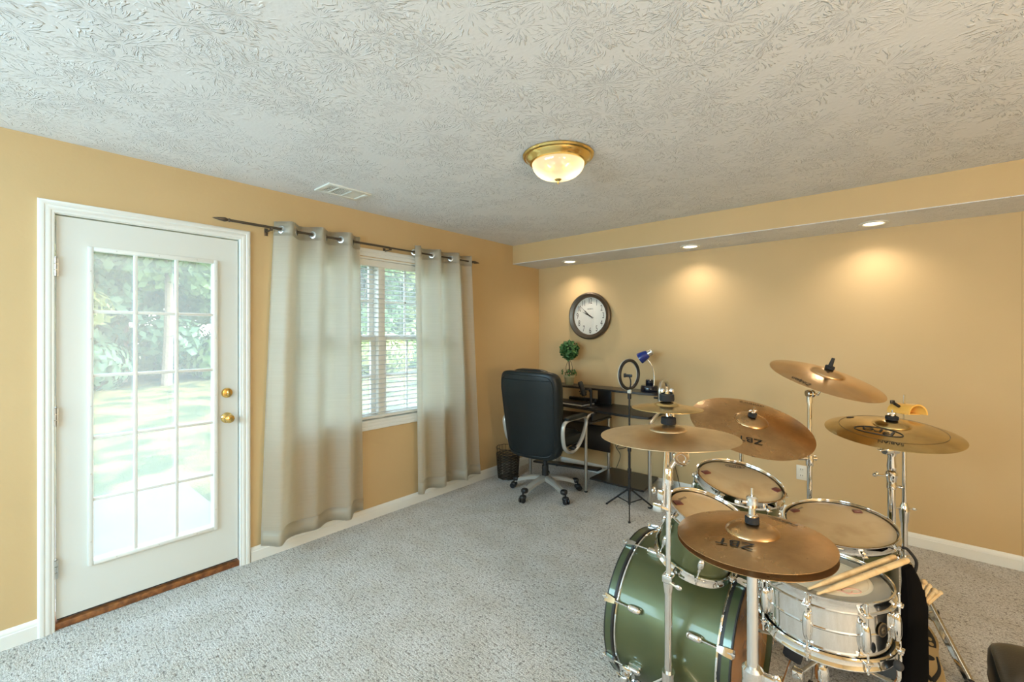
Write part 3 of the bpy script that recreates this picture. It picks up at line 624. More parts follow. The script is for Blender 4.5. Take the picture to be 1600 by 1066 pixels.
G().sph((0, 0, .03), (.022, .022, .03), 14, Mx=hx).obj('bulb', M_ringwhite, dl)
# ring light on tripod
RX, RY = 1.502, 3.42
rl = thing('ring_light_stand', 'black tripod stand with ring light in front of the desk', 'ring light', (RX, RY, 0))
G().cyl((RX, RY, .06), (RX, RY, .52), .0105, n=12).cyl((RX, RY, .52), (RX, RY, .96), .0075, n=12).obj('pole', M_black, rl)
for z in (.19, .34, .52, .955): G().cyl((RX, RY, z-.018), (RX, RY, z+.018), .0155, n=12).obj('collar', M_black, rl)
for fx, fy in ((1.28, 3.443), (1.641, 3.606), (1.601, 3.214)):
    a = Vector((RX, RY, .185)); f = Vector((fx, fy, .006)); mid = a.lerp(f, .5); d = (f-a); d.z = 0; d.normalize()
    lg = G().tube([a+d*.012, f], 0, 8, flat=((0, 0, 1), .007, .005)).obj('leg', M_black, rl)
    G().sph(f, (.011, .011, .008), 8).obj('rubber_foot', M_rubber, lg)
    G().tube([(RX+d.x*.01, RY+d.y*.01, .075), mid], 0, 6, flat=((0, 0, 1), .005, .003)).obj('brace', M_black, rl)
rn = Vector((-.97, .24, 0)); rc = Vector((RX, RY, 1.138)); RM = TM(rc, rn, (rn.y, -rn.x, 0))
g = G(); c = [(.118*math.cos(a), .118*math.sin(a), 0) for a in np.linspace(0, 2*PI, 64, endpoint=False)]
g.tube(c, 0, 12, closed=True, Mx=RM, flat=((0, 0, 1), .010, .0135)).obj('ring_housing', M_black, rl)
G().lathe([(.1045, .006), (.1045, .0115), (.1115, .0135), (.1245, .0135), (.1315, .0115), (.1315, .006)], 64, RM).obj('ring_diffuser', M_ringwhite, rl)
G().box((RX, RY, .985), (.022, .022, .06), .004).cyl((RX, RY, .955), (RX, RY, 1.015), .009, n=10).obj('ball_head', M_black, rl)
G().box((RX+.005, RY-.010, 1.0), (.03, .02, .03), .003).obj('controller_label', M_plate, rl)
G().tube(spline([(RX, RY, 1.015), (RX+.012, RY-.004, 1.05), (RX+.012, RY-.004, 1.09), (RX, RY, 1.12)], 4), .006, 8).box((RX-.01, RY+.003, 1.128), (.062, .02, .024), .004).box((RX-.045, RY+.010, 1.128), (.012, .03, .034), .003).obj('phone_clamp', M_black, rl)
# cords under the desk
cd = G().tube(spline([(1.03, 4.10, .52), (1.10, 4.06, .42), (1.07, 4.03, .33), (1.16, 4.08, .36), (1.10, 4.10, .45), (1.05, 4.05, .36), (1.08, 4.09, .25), (1.04, 4.08, .118)], 8), .0032, 6).obj('power_cable', M_rubber)
tag(cd, 'tangled black cord hanging between the desk legs', 'cord')
cd = G().tube(spline([(1.56, 4.15, .78), (1.57, 4.152, .6), (1.585, 4.15, .45), (1.58, 4.148, .34), (1.62, 4.145, .2), (1.66, 4.13, .06), (1.69, 4.06, .012)], 8), .0028, 6).obj('power_cable', M_rubber)
tag(cd, 'thin dark cord running down the wall right of the desk', 'cord')
pb = thing('power_adapter', 'small black power adapter on the carpet right of the desk', 'adapter', (1.72, 4.0, 0))
G().box((1.72, 4.0, .028), (.14, .075, .05), .008, seg=3).obj('body', M_black, pb); G().box((1.72, 3.961, .03), (.05, .004, .02), .002).obj('label_panel', M_grey, pb)
# wire waste basket
wb = thing('wire_wastebasket', 'round dark wire wastebasket in the corner by the curtain', 'wastebasket', (.165, 3.42, 0))
B = Matrix.Translation((.165, 3.42, 0)); h = .315; rad = lambda z: .098+.022*(z/h)
for k in range(20):
    a = 2*PI*k/20; G().cyl((rad(.01)*math.cos(a), rad(.01)*math.sin(a), .01), (rad(h)*math.cos(a), rad(h)*math.sin(a), h), .0019, n=5, Mx=B).obj('upright_wire', M_wire, wb)
for k in range(19):
    z = .012+k*.0138; r = rad(z)+.003; zz = z if k < 18 else h
    r = rad(zz)+(.003 if k < 18 else 0)
    G().tube([(r*math.cos(a), r*math.sin(a), zz+.0022*math.sin(10*a+k*PI)) for a in np.linspace(0, 2*PI, 40, endpoint=False)], .0042 if k < 18 else .003, 6, closed=True, Mx=B).obj('woven_ring', M_wire, wb)
G().lathe([(0, .008), (.098, .008), (.098, .012), (0, .012)], 24, B).obj('base_disc', M_wire, wb)

# ------------------------------------------------------------------ office chair
CX_, CY_ = .715, 3.315; fa = R_(93)                                  # faces the desk
CM = Matrix.Translation((CX_, CY_, 0)) @ RZ(fa-PI/2)                 # local +y = forward
oc = thing('office_chair', 'black leather executive chair pulled up to the desk', 'office chair', Mx=CM)
for k in range(5):
    a = R_(-92+72*k)-(fa-PI/2); d = Vector((math.cos(a), math.sin(a), 0)); sd = Vector((-d.y, d.x, 0))
    g = G(); N = 9; vs = []; fs = []
    for i in range(N):
        t = i/(N-1); rr = .03+.27*t; zc = .152-.065*t**1.8; w = .037*(1-.45*t); th = .026*(1-.25*t)
        for q, zz in ((-1, -th), (1, -th), (1, th*.2), (.55, th*.6), (-.55, th*.6), (-1, th*.2)): vs.append(d*rr+sd*(w*q)+Vector((0, 0, zc+zz)))
    for i in range(N-1):
        for j in range(6): fs.append([i*6+j, i*6+(j+1) % 6, (i+1)*6+(j+1) % 6, (i+1)*6+j])
    fs += [[0, 1, 2, 3, 4, 5], [(N-1)*6+j for j in range(6)]]
    sk = g._add(vs, fs).obj('spoke', M_silver, oc, local=True)
    G().sph(tuple(d*.292+Vector((0, 0, .098))), (.030, .030, .022), 14, e=.7, Mx=None).obj('spoke_cap', M_black, sk, local=True)
    e = d*.315
    ca = G().cyl(tuple(e+Vector((0, 0, .05))), tuple(e+Vector((0, 0, .09))), .008, n=10).sph(tuple(e+Vector((0, 0, .046))), (.030, .030, .020), 14, e=.8).obj('caster', M_black, oc, local=True)
    ca['label'] = 'black twin wheel caster'
    for q in (-1, 1):
        G().lathe([(0, -.009), (.022, -.009), (.026, -.005), (.026, .005), (.022, .009), (0, .009)], 18, TM(tuple(e+sd*(q*.015)+d*.012+Vector((0, 0, .026))), sd)).obj('wheel', M_black, ca, local=True)
G().cyl((0, 0, .12), (0, 0, .26), .030, n=20).cyl((0, 0, .25), (0, 0, .42), .020, n=20).lathe([(0, .165), (.05, .165), (.052, .13), (.045, .115), (0, .115)], 24).obj('gas_lift', M_black, oc, local=True)
G().box((0, .02, .425), (.22, .26, .045), .012).cyl((.1, .02, .42), (.25, .05, .415), .006, n=8).box((.26, .05, .415), (.05, .02, .012), .004).obj('tilt_mechanism', M_black, oc, local=True)
G().sph((0, .05, .495), (.27, .27, .062), 32, e=.42, m=14).sph((0, .06, .53), (.235, .235, .05), 32, e=.5, m=12).obj('seat', M_leather, oc, local=True, fn=lambda v: (v.x, v.y, v.z-.04*max(0, (v.y-.2))/.12*.4+.03*(v.x/.27)**2))
def backbend(v):
    x, y, z = v; t = (z-.40)/.74
    wsc = .90+.12*min(max(t*1.25, 0), 1)
    yy = y-.235-.02*math.sin(t*PI)*1.2-.11*max(0, t-.25)**1.2+.07*(x/.3)**2
    return (x*wsc, yy, z)
G().sph((0, 0, .765), (.305, .054, .385), 40, e=.27, m=24).obj('backrest', M_leather, oc, local=True, fn=backbend)
g = G()
g.sph((0, .045, .70), (.25, .055, .30), 32, e=.5, m=16).sph((0, .06, 1.035), (.20, .065, .135), 32, e=.55, m=14).obj('front_cushion', M_leather, oc, local=True, fn=backbend)
g = G(); sx, sz = .270, .352; n = 80
pts = [];
for a in np.linspace(0, 2*PI, n, endpoint=False):
    pw = lambda v: math.copysign(abs(v)**.27, v); pts.append(backbend(Vector((sx*pw(math.cos(a)), -.0505, .765+sz*pw(math.sin(a))))))
g.tube(pts, .0035, 6, closed=True).obj('back_seam', M_leather, oc, local=True)
pts = [backbend(Vector((x, -.052, 1.075))) for x in np.linspace(-.25, .25, 24)]
G().tube(pts, .003, 6).obj('top_seam', M_leather, oc, local=True)
for q in (-1, 1):
    L = [(.310*q, -.20, .585), (.318*q, -.205, .69), (.318*q, -.13, .725), (.318*q, .05, .725), (.318*q, .17, .715), (.318*q, .195, .65), (.316*q, .13, .54), (.310*q, .03, .455), (.306*q, -.07, .44), (.306*q, -.16, .49)]
    am = G().tube(spline(L, 6, True), 0, 12, closed=True, flat=((1, 0, 0), .019, .013)).obj('armrest', M_silver, oc, local=True)
    G().sph((.318*q, .01, .742), (.032, .175, .018), 20, e=.55).obj('arm_pad', M_leather, am, local=True)
    G().box((.285*q, .03, .46), (.06, .10, .02), .006).obj('arm_bracket', M_black, am, local=True)

# ------------------------------------------------------------------ drum kit
RV = Vector((math.cos(R_(40.6)), math.sin(R_(40.6)), 0))
def hoop_prof(rs, rh, z, sg):
    return [(rs+.004, z), (rs+.004, z-sg*.024), (rs+.006, z-sg*.030), (rh, z-sg*.031), (rh+.001, z-sg*.027), (rs+.009, z-sg*.024), (rs+.0085, z-sg*.005), (rs+.011, z-sg*.001), (rs+.011, z+sg*.003), (rs+.006, z+sg*.004)]
def drum(name, label, c, n, rs, rh, h, shell_m, lugs, head_m, style, a0=0.0, ring=False):
    Mx = TM(c, n, RV); t = thing(name, label, 'drum', Mx=Mx, group=None)
    prof = [(rs, -.016), (rs, -h+.016), (rs-.006, -h+.016), (rs-.006, -.016)]
    if style == 'snare': prof = [(rs, -.016), (rs, -h*.5+.004), (rs+.0022, -h*.5+.001), (rs+.0022, -h*.5-.001), (rs, -h*.5-.004), (rs, -h+.016), (rs-.004, -h+.016), (rs-.004, -.016)]
    G().lathe(prof, 72, closed=True).obj('shell', shell_m, t, local=True)
    for z, sg, nm in ((0, 1, 'batter_hoop'), (-h, -1, 'bottom_hoop')):
        g = G().lathe(hoop_prof(rs, rh, z, sg), 72, closed=True)
        for k in range(lugs):
            a = a0+2*PI*k/lugs; g.box((rh+.003, 0, z-sg*.0285), (.020, .022, .006), .002, Mx=RZ(a))
        g.obj(nm, M_chrome, t, local=True)
    G().lathe([(0, -.009), (rs-.012, -.009), (rs-.002, -.0095), (rs+.003, -.018)], 64).obj('batter_head', head_m, t, local=True)
    G().lathe([(0, -h+.009), (rs-.002, -h+.0095), (rs+.003, -h+.018)], 48).obj('resonant_head', M_coated if style == 'snare' else M_head, t, local=True)
    ends = ((0, 1), (-h, -1)) if style != 'snare' else ((-h/2, 0),)
    src = {}
    for k in range(lugs):
        a = a0+2*PI*k/lugs
        for z, sg in ends:
            if sg in src: copy_part(src[sg], t, RZ(a)); continue
            if style == 'snare':
                g = G().sph((rs+.010, 0, z), (.013, .012, .043), 14, e=.8, m=12).box((rs+.003, 0, z), (.008, .020, .07), .003)
                o = g.obj('lug', M_chrome, t, local=True)
                G().cyl((rh+.004, 0, z+.038), (rh+.004, 0, .004), .0030, n=8).cyl((rh+.004, 0, -.026), (rh+.004, 0, -.020), .006, n=10).box((rh+.004, 0, .004), (.006, .006, .008), .001).obj('tension_rod', M_chrome, o, local=True)
                G().cyl((rh+.004, 0, z-.038), (rh+.004, 0, -h-.004), .0030, n=8).cyl((rh+.004, 0, -h+.022), (rh+.004, 0, -h+.016), .006, n=10).obj('tension_rod', M_chrome, o, local=True)
            else:
                zc = z-sg*.072
                g = G().sph((rs+.008, 0, zc-sg*.006), (.011, .0115, .021), 14, e=.85, m=10).cyl((rs+.010, 0, zc), (rs+.012, 0, zc+sg*.02), .006, .005, n=10)
                o = g.obj('lug', M_chrome, t, local=True)
                G().cyl((rs+.011, 0, zc+sg*.012), (rh+.003, 0, z-sg*.022), .0028, n=8).cyl((rh+.003, 0, z-sg*.026), (rh+.004, 0, z-sg*.015), .0058, n=10).obj('tension_rod', M_chrome, o, local=True)
            o.matrix_local = RZ(a); src[sg] = o
            W[o.name] = Mx @ RZ(a)
    return t, Mx
def gel(Mx, x, y, rot, label, z=-.009):
    o = G().box((0, 0, .0022), (.034, .026, .0044), .002).obj('gel_damper', M_gel); o.matrix_world = Mx @ Matrix.Translation((x, y, z+.0002)) @ RZ(rot)
    tag(o, label, 'damper', 'gel dampers on the drum heads')
# bass drum: axis towards the curtain wall
BA = R_(177.76); BD = TM((2.526, 1.865, .300), (math.cos(BA), math.sin(BA), 0), (0, 0, 1))   # local x = up, z = front, y = along -depth
bd = thing('bass_drum', 'large green bass drum on the carpet with chrome claws', 'drum', Mx=BD)
BR, BL = .297, .471; hl = BL/2
G().lathe([(BR-.010, -hl+.045), (BR-.010, hl-.045), (BR-.018, hl-.045), (BR-.018, -hl+.045)], 96, closed=True).obj('shell', M_green, bd, local=True)
for sg, nm in ((1, 'front'), (-1, 'batter')):
    z0, z1 = sg*(hl-.040), sg*hl
    hp = G().lathe([(BR, z0+sg*.008), (BR, z1-sg*.004), (BR-.004, z1), (BR-.013, z1), (BR-.013, z0+sg*.008)], 96, closed=True).obj('hoop', M_green_hoop, bd, local=True)
    G().lathe([(BR-.001, z1-sg*.006), (BR+.0008, z1-sg*.005), (BR+.0008, z1-sg*.0005), (BR-.004, z1+sg*.0008), (BR-.010, z1+sg*.0008)], 96).lathe([(BR+.0006, z0+sg*.010), (BR+.0006, z0+sg*.002), (BR-.003, z0), (BR-.008, z0)], 96).obj('hoop_edge', M_ink, hp, local=True)
    G().lathe([(BR-.004, z0-sg*.001), (BR-.002, z0-sg*.004), (BR-.003, z0-sg*.009), (BR-.009, z0-sg*.011)], 96).obj('head_ring', M_chrome, bd, local=True)
    G().lathe([(0, z1-sg*.018), (BR-.02, z1-sg*.018), (BR-.008, z0-sg*.001)], 64).obj('batter_head' if sg < 0 else 'front_head', M_bhead if sg < 0 else M_coated, bd, local=True)
cs = {}
for sg in (1, -1):
    for k in range(8):
        a = R_(22.5+45*k)-PI/2          # local x is up; angle measured so that 0 = near side
        a = math.radians(90-(22+45*k))
        Ml = RZ(a if BD.col[1][1] < 0 else a)
        if sg in cs: copy_part(cs[sg], bd, Ml); continue
        z1 = sg*hl
        g = G(); pr = [(BR+.002, z1-sg*.044), (BR+.016, z1-sg*.044), (BR+.014, z1-sg*.020), (BR+.008, z1+sg*.004), (BR-.012, z1+sg*.006), (BR-.012, z1+sg*.002), (BR+.002, z1)]
        n_ = len(pr); wds = [.009, .009, .013, .015, .012, .012, .012]
        g._add([(r, -w, z) for (r, z), w in zip(pr, wds)]+[(r, w, z) for (r, z), w in zip(pr, wds)], [list(range(n_))[::-1], list(range(n_, 2*n_))]+[[i, (i+1) % n_, n_+(i+1) % n_, n_+i] for i in range(n_)])
        o = g.obj('claw', M_chrome, bd, local=True)
        G().cyl((BR+.009, 0, z1+sg*.012), (BR+.009, 0, z1-sg*.112), .0032, n=8).cyl((BR+.009, 0, z1+sg*.002), (BR+.009, 0, z1+sg*.012), .006, n=8).obj('tension_rod', M_chrome, o, local=True)
        G().sph((BR+.004, 0, z1-sg*.122), (.013, .013, .028), 14, e=.7, m=10).box((BR-.008, 0, z1-sg*.122), (.010, .022, .05), .004).obj('lug', M_chrome, o, local=True)
        o.matrix_local = Ml; W[o.name] = BD @ Ml; cs[sg] = o
def spur(side):
    g = G(); c0 = Vector((2.375, 1.865-side*.272, .165)); nrm = Vector((0, -side, -.45)).normalized()
    A = TM(c0, nrm, (1, 0, 0))
    g.lathe([(0, -.005), (.030, -.005), (.032, .004), (.026, .012), (.018, .016), (.018, .024), (0, .026)], 24, A).lathe([(.020, .020), (.027, .020), (.027, .030), (.020, .030)], 20, A, closed=True)
    br = g.obj('spur_bracket', M_chrome, bd)
    p = A @ Vector((0, 0, .032)); q = Vector((2.30, 1.865-side*.40, .012))
    G().cyl(p+(p-q).normalized()*.02, q, .0075, n=12).box(tuple(p), (.03, .03, .03), .006).cyl(p+Vector((-.03, 0, .015)), p, .004, n=8).obj('spur', M_chrome, br)
    G().sph(q, (.012, .012, .012), 10).obj('spur_tip', M_rubber, br)
spur(1); spur(-1)
G().cyl((2.54, 1.868, .595), (2.56, 1.866, .80), .0085, n=14).box((2.54, 1.868, .603), (.07, .05, .014), .005).cyl((2.555, 1.852, .75), (2.555, 1.884, .75), .007, n=12).box((2.555, 1.867, .75), (.03, .022, .04), .006).obj('tom_holder', M_chrome, bd)
# toms, floor tom, snare
t1, T1 = drum('rack_tom', 'small green rack tom on the near side of the bass drum', Vector((2.58, 1.705, .63))+Vector((.287, -.063, .956))*.21, (.287, -.063, .956), .127, .1395, .21, M_green, 6, M_head, 'tom', a0=R_(-108))
t2, T2 = drum('rack_tom', 'wider rack tom under the tilted cymbal, two gels on its head', (2.663, 2.049, .86), (.196, -.135, .971), .160, .172, .205, M_green, 6, M_head, 'tom', a0=R_(-20))
ft, FT = drum('floor_tom', 'largest tom standing on three legs behind the chrome snare', (2.975, 2.401, .653), (-.02, -.141, .99), .196, .209, .41, M_green, 8, M_head, 'tom', a0=R_(-14))
sn, SN = drum('snare_drum', 'shiny chrome snare drum with a pair of sticks lying on it', (2.982, 1.722, .715), (-.018, .003, 1), .1695, .1835, .185, M_chrome, 8, M_coated, 'snare', a0=R_(-92))
G().lathe([(.128, -.0086), (.1685, -.0088), (.1685, -.0080), (.128, -.0078)], 64, closed=True).obj('clear_overlay_ring', M_clearring, sn, local=True)
G().lathe([(.116, -.0088), (.1175, -.0088), (.1175, -.0083), (.116, -.0083)], 64, closed=True).obj('reinforcement_dot_edge', pm('dot_edge', s(206, 196, 170), .5), sn, local=True)
M_pink = pm('faded_red_print', s(206, 160, 140), .6)
g = G(); g.tube([(.02+.026*math.cos(a), -.098+.013*math.sin(a), -.0085) for a in np.linspace(0, 2*PI, 28, endpoint=False)], .0016, 5, closed=True)
g.tube(spline([(-.03, -.088, -.0085), (-.012, -.098, -.0085), (.0, -.112, -.0085), (.02, -.100, -.0085)], 5), .0018, 5).obj('worn_print', M_pink, sn, local=True)
A = RZ(R_(-71))
bdg = G().lathe([(.004, 0), (.019, 0), (.0195, .002), (.016, .003), (.0135, .0022), (.008, .0024), (.0065, .005), (.004, .005)], 32, A @ TM((.1715, 0, -.082), (1, 0, 0)), closed=True).obj('round_badge', M_badge, sn, local=True)
G().lathe([(.0165, .0026), (.0165, .0032), (.0095, .0032), (.0095, .0026)], 28, A @ TM((.1715, 0, -.082), (1, 0, 0)), closed=True).obj('badge_ring', M_ink, bdg, local=True)
A = RZ(R_(-200))
G().box((.188, 0, -.075), (.022, .03, .06), .005, Mx=A).cyl((.196, 0, -.05), (.206, 0, -.005), .005, n=10, Mx=A).obj('throw_off', M_chrome, sn, local=True)
G().box((.190, 0, -.15), (.018, .026, .02), .004, Mx=A).obj('snare_strap_clamp', M_chrome, sn, local=True)
lgs = {}
for k in range(3):
    a = R_(-30+120*k); p = FT @ Vector((.218*math.cos(a), .218*math.sin(a), 0)); r0 = FT @ Vector((.2*math.cos(a), .2*math.sin(a), -.28))
    d = Vector((p.x-2.975-.0, p.y-2.401, 0)).normalized(); top = Vector((r0.x, r0.y, .50))+d*.020; bot = Vector((r0.x, r0.y, .012))+d*.050
    kn = top+Vector((0, 0, -.16))
    lg = G().tube([top, Vector((top.x, top.y, .12)), bot], .0048, 10).obj('leg', M_chrome, ft)
    G().box(tuple(kn), (.026, .026, .05), .006).obj('leg_bracket', M_chrome, lg); G().lathe([(0, 0), (.014, 0), (.014, .012), (.008, .03), (0, .03)], 14, Matrix.Translation((bot.x, bot.y, 0))).obj('rubber_foot', M_rubber, lg)
gel(T1, -.098, .030, .3, 'red gel damper on the smallest rack tom')
gel(T2, -.118, .055, .35, 'red gel damper at the curtain side of the wider rack tom')
gel(T2, .128, -.055, .5, 'red gel damper at the drum seat side of the wider rack tom')
gel(FT, -.105, .135, .2, 'red gel damper at the far edge of the floor tom')
gel(FT, .140, .075, -.3, 'curled red gel damper beside the chrome pole on the floor tom')
lg = text('printed_logo', 'EVANS', .018, M_ink, t2, Matrix.Translation((.042, .122, -.0088)) @ RZ(R_(172)), ext=.0003)
G().tube([(.042+.040*math.copysign(abs(math.cos(a))**.8, math.cos(a)), .122-.003*math.cos(a)*2+.0105*math.sin(a), -.0086) for a in np.linspace(0, 2*PI, 36, endpoint=False)], .0011, 5, closed=True).obj('logo_outline', M_ink, t2, local=True)
text('printed_logo', 'EVANS', .015, M_ink, t1, Matrix.Translation((-.066, .068, -.0088)) @ RZ(R_(215)), ext=.0003)
text('printed_logo', 'EVANS', .015, M_ink, ft, Matrix.Translation((-.075, .150, -.0088)) @ RZ(R_(205)), ext=.0003)
# sticks
def stick(label, tip, butt):
    tip = Vector(tip); butt = Vector(butt); L = (butt-tip).length; B = TM(tip, butt-tip)
    o = G().lathe([(0, 0), (.0026, .0008), (.0044, .006), (.0046, .010), (.0034, .014), (.0036, .018), (.0060, .05), (.0086, .10), (.0092, L-.009), (.0078, L-.002), (0, L)], 16, B).obj('drumstick', M_stick)
    tag(o, label, 'drumstick', 'drumsticks on the snare')
stick('drumstick on the snare lying farther from the hi-hat', (2.961, 1.579, .7125), (3.160, 1.930, .7395))
stick('drumstick on the snare lying nearer the hi-hat', (2.985, 1.562, .7135), (3.191, 1.930, .7395))

# cymbals
def cymbal(name, label, c, n, D, mat, bell_r, bell_h, bow, roll=0, grp='cymbals of the drum kit'):
    Rr = D/2; pts = []
    for i in range(13):
        r = Rr+(bell_r-Rr)*i/12; q = max(0, (r-bell_r)/(Rr-bell_r)); pts.append((r, bow*(1-q**1.7)))
    for i in range(1, 9):
        a = i/8*PI/2*.98; pts.append((max(bell_r*math.cos(a)**.9, .0062), bow+bell_h*math.sin(a)**1.15))
    top = pts; bot = [(r, z-.0013) for r, z in pts][::-1]
    Mx = TM(c, n, RV)
    o = G().lathe(top+bot, 96, closed=True).obj(name, mat, sharp=60); o.matrix_world = Mx; W[o.name] = Mx.copy()
    tag(o, label, 'cymbal', grp); return o, Mx, bow+bell_h
def mark(par, x, y, ang, body, size, bow, Rr, bell_r, sx=1.0, lift=.0006):
    r = math.hypot(x, y); q = (r-bell_r)/(Rr-bell_r); z = bow*(1-q**1.7); sl = math.atan(bow*1.7*q**.7/(Rr-bell_r)) if q > 0 else 0
    ph = math.atan2(y, x)
    Ml = Matrix.Translation((x, y, z+.0010+lift)) @ RZ(ph) @ Matrix.Rotation(sl, 4, 'Y') @ RZ(R_(ang)-ph)
    return text('printed_logo', body, size, M_ink, par, Ml, ext=.0002, sx=sx)
hh, HH, _ = cymbal('hi_hat_cymbal', 'top hi-hat cymbal nearest the camera, above the chrome snare', (2.8838, 1.2465, .960), (-.038, -.01, .999), .356, M_cymB, .062, .020, .016)
mark(hh, -.074, -.060, 143, 'ZBT', .040, .016, .178, .062, 1.15)
mark(hh, .120, .068, -61, 'Zildjian', .026, .016, .178, .062, 1.0)
hb, _, _ = cymbal('hi_hat_cymbal', 'bottom hi-hat cymbal showing just below the top one', (2.8838, 1.2465, .944), (.018, .005, -.999), .356, M_cymB, .062, .020, .016)
c1, C1, h1 = cymbal('crash_cymbal', 'wide plain crash cymbal with a small splash stacked above it', (2.560, 1.525, 1.118), (-.032, .008, 1), .46, M_cymA, .062, .018, .022)
sp_, SP, _ = cymbal('splash_cymbal', 'small splash cymbal stacked over the wide crash', (2.553, 1.530, 1.2145), (-.006, .02, 1), .238, M_cymD, .042, .012, .012)
c2, C2, _ = cymbal('ride_cymbal', 'big worn ride cymbal tilted over the wider rack tom', (2.666, 2.213, 1.062), (.249, -.254, .934), .508, M_cymB, .070, .022, .026)
mark(c2, -.075, -.142, 155, 'ZBT', .045, .026, .254, .070, 1.2)
mark(c2, .095, .178, -24, 'Zildjian', .036, .026, .254, .070, 1.05)
c3, C3, _ = cymbal('crash_cymbal', 'bright bronze crash cymbal, highest and steeply tilted', (2.907, 2.619, 1.255), (.309, -.137, .941), .485, M_cymC, .075, .024, .030)
mark(c3, -.19, -.10, 118, 'Zildjian', .03, .030, .242, .075)
c4, C4, _ = cymbal('crash_cymbal', 'golden crash cymbal with an oval logo beside the cream block', (3.150, 2.619, 1.032), (.044, -.122, .992), .49, M_cymD, .070, .022, .036)
bz = lambda x, y: .036*(1-((math.hypot(x, y)-.07)/(.245-.07))**1.7)+.0014 if math.hypot(x, y) > .07 else .0374
def on4(pts): return [(x, y, bz(x, y)) for x, y in pts]
u = Vector((.575, -.818)); v = Vector((.818, .575)); cc = Vector((-.105, -.055))
E4 = lambda a, b: tuple(cc+u*a+v*b)
G().tube(on4([E4(.085*math.cos(a), .034*math.sin(a)) for a in np.linspace(0, 2*PI, 48, endpoint=False)]), .0017, 5, closed=True).obj('logo_oval', M_ink, c4, local=True)
mark(c4, cc.x, cc.y, 125, 'Pro', .066, .036, .245, .070, 1.25)
mark(c4, -.130, -.150, 139, 'SABIAN', .023, .036, .245, .070, 1.1)
G().tube(on4([(.19*math.cos(a), .19*math.sin(a)) for a in np.linspace(0, 2*PI, 72, endpoint=False)]), .0007, 5, closed=True).obj('lathed_line', M_badge, c4, local=True)
G().lathe([(0, .0008), (.016, .0008), (.016, .0014), (0, .0014)], 16, Matrix.Translation((-.06, .165, bz(-.06, .165)-.001)) @ Matrix.Rotation(-.22, 4, 'X')).obj('dark_sticker', M_ink, c4, local=True)

# stands
def tripod(st, x, y, zc, rad_, angs, flat=False, zb=.10):
    for a in angs:
        a = R_(a); d = Vector((math.cos(a), math.sin(a), 0)); p = Vector((x, y, zc))+d*.014; q = Vector((x, y, .010))+d*rad_; md = p.lerp(q, .52); sd = Vector((-d.y, d.x, 0))
        g = G()
        if flat:
            for k in (-1, 1): g.tube([p+sd*.011*k, q+sd*.011*k], 0, 4, flat=(sd, .0055, .014))
        else: g.tube([p, q], 0, 8, flat=(sd, .009, .005))
        lg = g.obj('leg', M_chrome, st)
        G().sph(tuple(q-d*.005+Vector((0, 0, .006))), (.020, .020, .016), 12, e=.8).obj('rubber_foot', M_rubber, lg)
        g = G()
        for k in ((-1, 1) if flat else (0,)): g.tube([Vector((x, y, zb))+d*.012+sd*.008*k, md+sd*.008*k], 0, 4, flat=(sd, .0035, .007))
        g.obj('brace', M_chrome, st)
    G().cyl((x, y, zc-.025), (x, y, zc+.03), .022, n=16).obj('leg_collar', M_chrome, st); G().cyl((x, y, zb-.02), (x, y, zb+.02), .019, n=16).obj('brace_collar', M_chrome, st)
def wing(g, p, ax, r=.022):
    A = TM(p, ax); g.lathe([(0, 0), (.007, 0), (.007, .010), (0, .012)], 12, A); g.box((0, 0, .014), (r*2, .005, .014), .003, Mx=A); return g
def seat_top(st, Mx, top, felt_r=.018, black_sleeve=False):
    """felt washers and wing nut on the cymbal rod"""
    g = G().cyl((0, 0, -.05), (0, 0, top+.045), .0035, n=10, Mx=Mx); g.obj('cymbal_rod', M_chrome, st)
    G().lathe([(.004, top+.0012), (felt_r, top+.0012), (felt_r, top+.014), (.004, top+.014)], 18, Mx, closed=True).obj('felt_washer', M_felt, st)
    G().lathe([(.005, -.026+top*.6), (felt_r, -.026+top*.6), (felt_r, -.016+top*.6), (.005, -.016+top*.6)], 18, Mx, closed=True).obj('felt_washer', M_felt, st)
    if black_sleeve: G().lathe([(0, top+.0145), (.010, top+.0145), (.007, top+.055), (0, top+.055)], 14, Mx).obj('cymbal_sleeve', M_rubber, st)
    else:
        g = G(); g.lathe([(0, 0), (.009, 0), (.009, .006), (0, .008)], 12, Mx @ Matrix.Translation((0, 0, top+.014)))
        for k in (-1, 1): g.sph((k*.012, 0, top+.024), (.008, .003, .008), 10, Mx=Mx)
        g.obj('wing_nut', M_chrome, st)
def gear(g, p, ax, r=.023):
    A = TM(Vector(p)-Vector(ax).normalized()*.018, ax); g.lathe([(0, 0), (r*.8, 0), (r, .004), (r, .014), (r*.8, .017), (r*.8, .020), (r, .023), (r, .032), (r*.82, .036), (r*.55, .036), (r*.45, .032), (0, .032)], 28, A); return g
# hi-hat stand
HX, HY = 2.884, 1.245
st = thing('hi_hat_stand', 'chrome hi-hat stand closest to the camera', 'stand', (HX, HY, 0))
G().cyl((HX, HY, .08), (HX, HY, .60), .0190, n=24).obj('lower_tube', M_chrome, st)
G().lathe([(0, .56), (.021, .56), (.0245, .567), (.0245, .595), (.0235, .598), (.0235, .603), (.0245, .606), (.0245, .629), (.018, .636), (0, .636)], 28, Matrix.Translation((HX, HY, 0))).box((HX+.032, HY+.012, .606), (.03, .016, .03), .004).sph((HX+.05, HY+.02, .606), (.012, .007, .02), 12).obj('memory_collar', M_chrome, st)
G().cyl((HX, HY, .62), (HX, HY, .892), .0132, n=24).lathe([(0, .886), (.020, .886), (.022, .892), (.022, .900), (0, .902)], 24, Matrix.Translation((HX, HY, 0))).obj('upper_tube', M_chrome, st)
G().cyl((HX, HY, .10), (HX-.001, HY+.001, 1.085), .0030, n=10).obj('pull_rod', M_chrome, st)
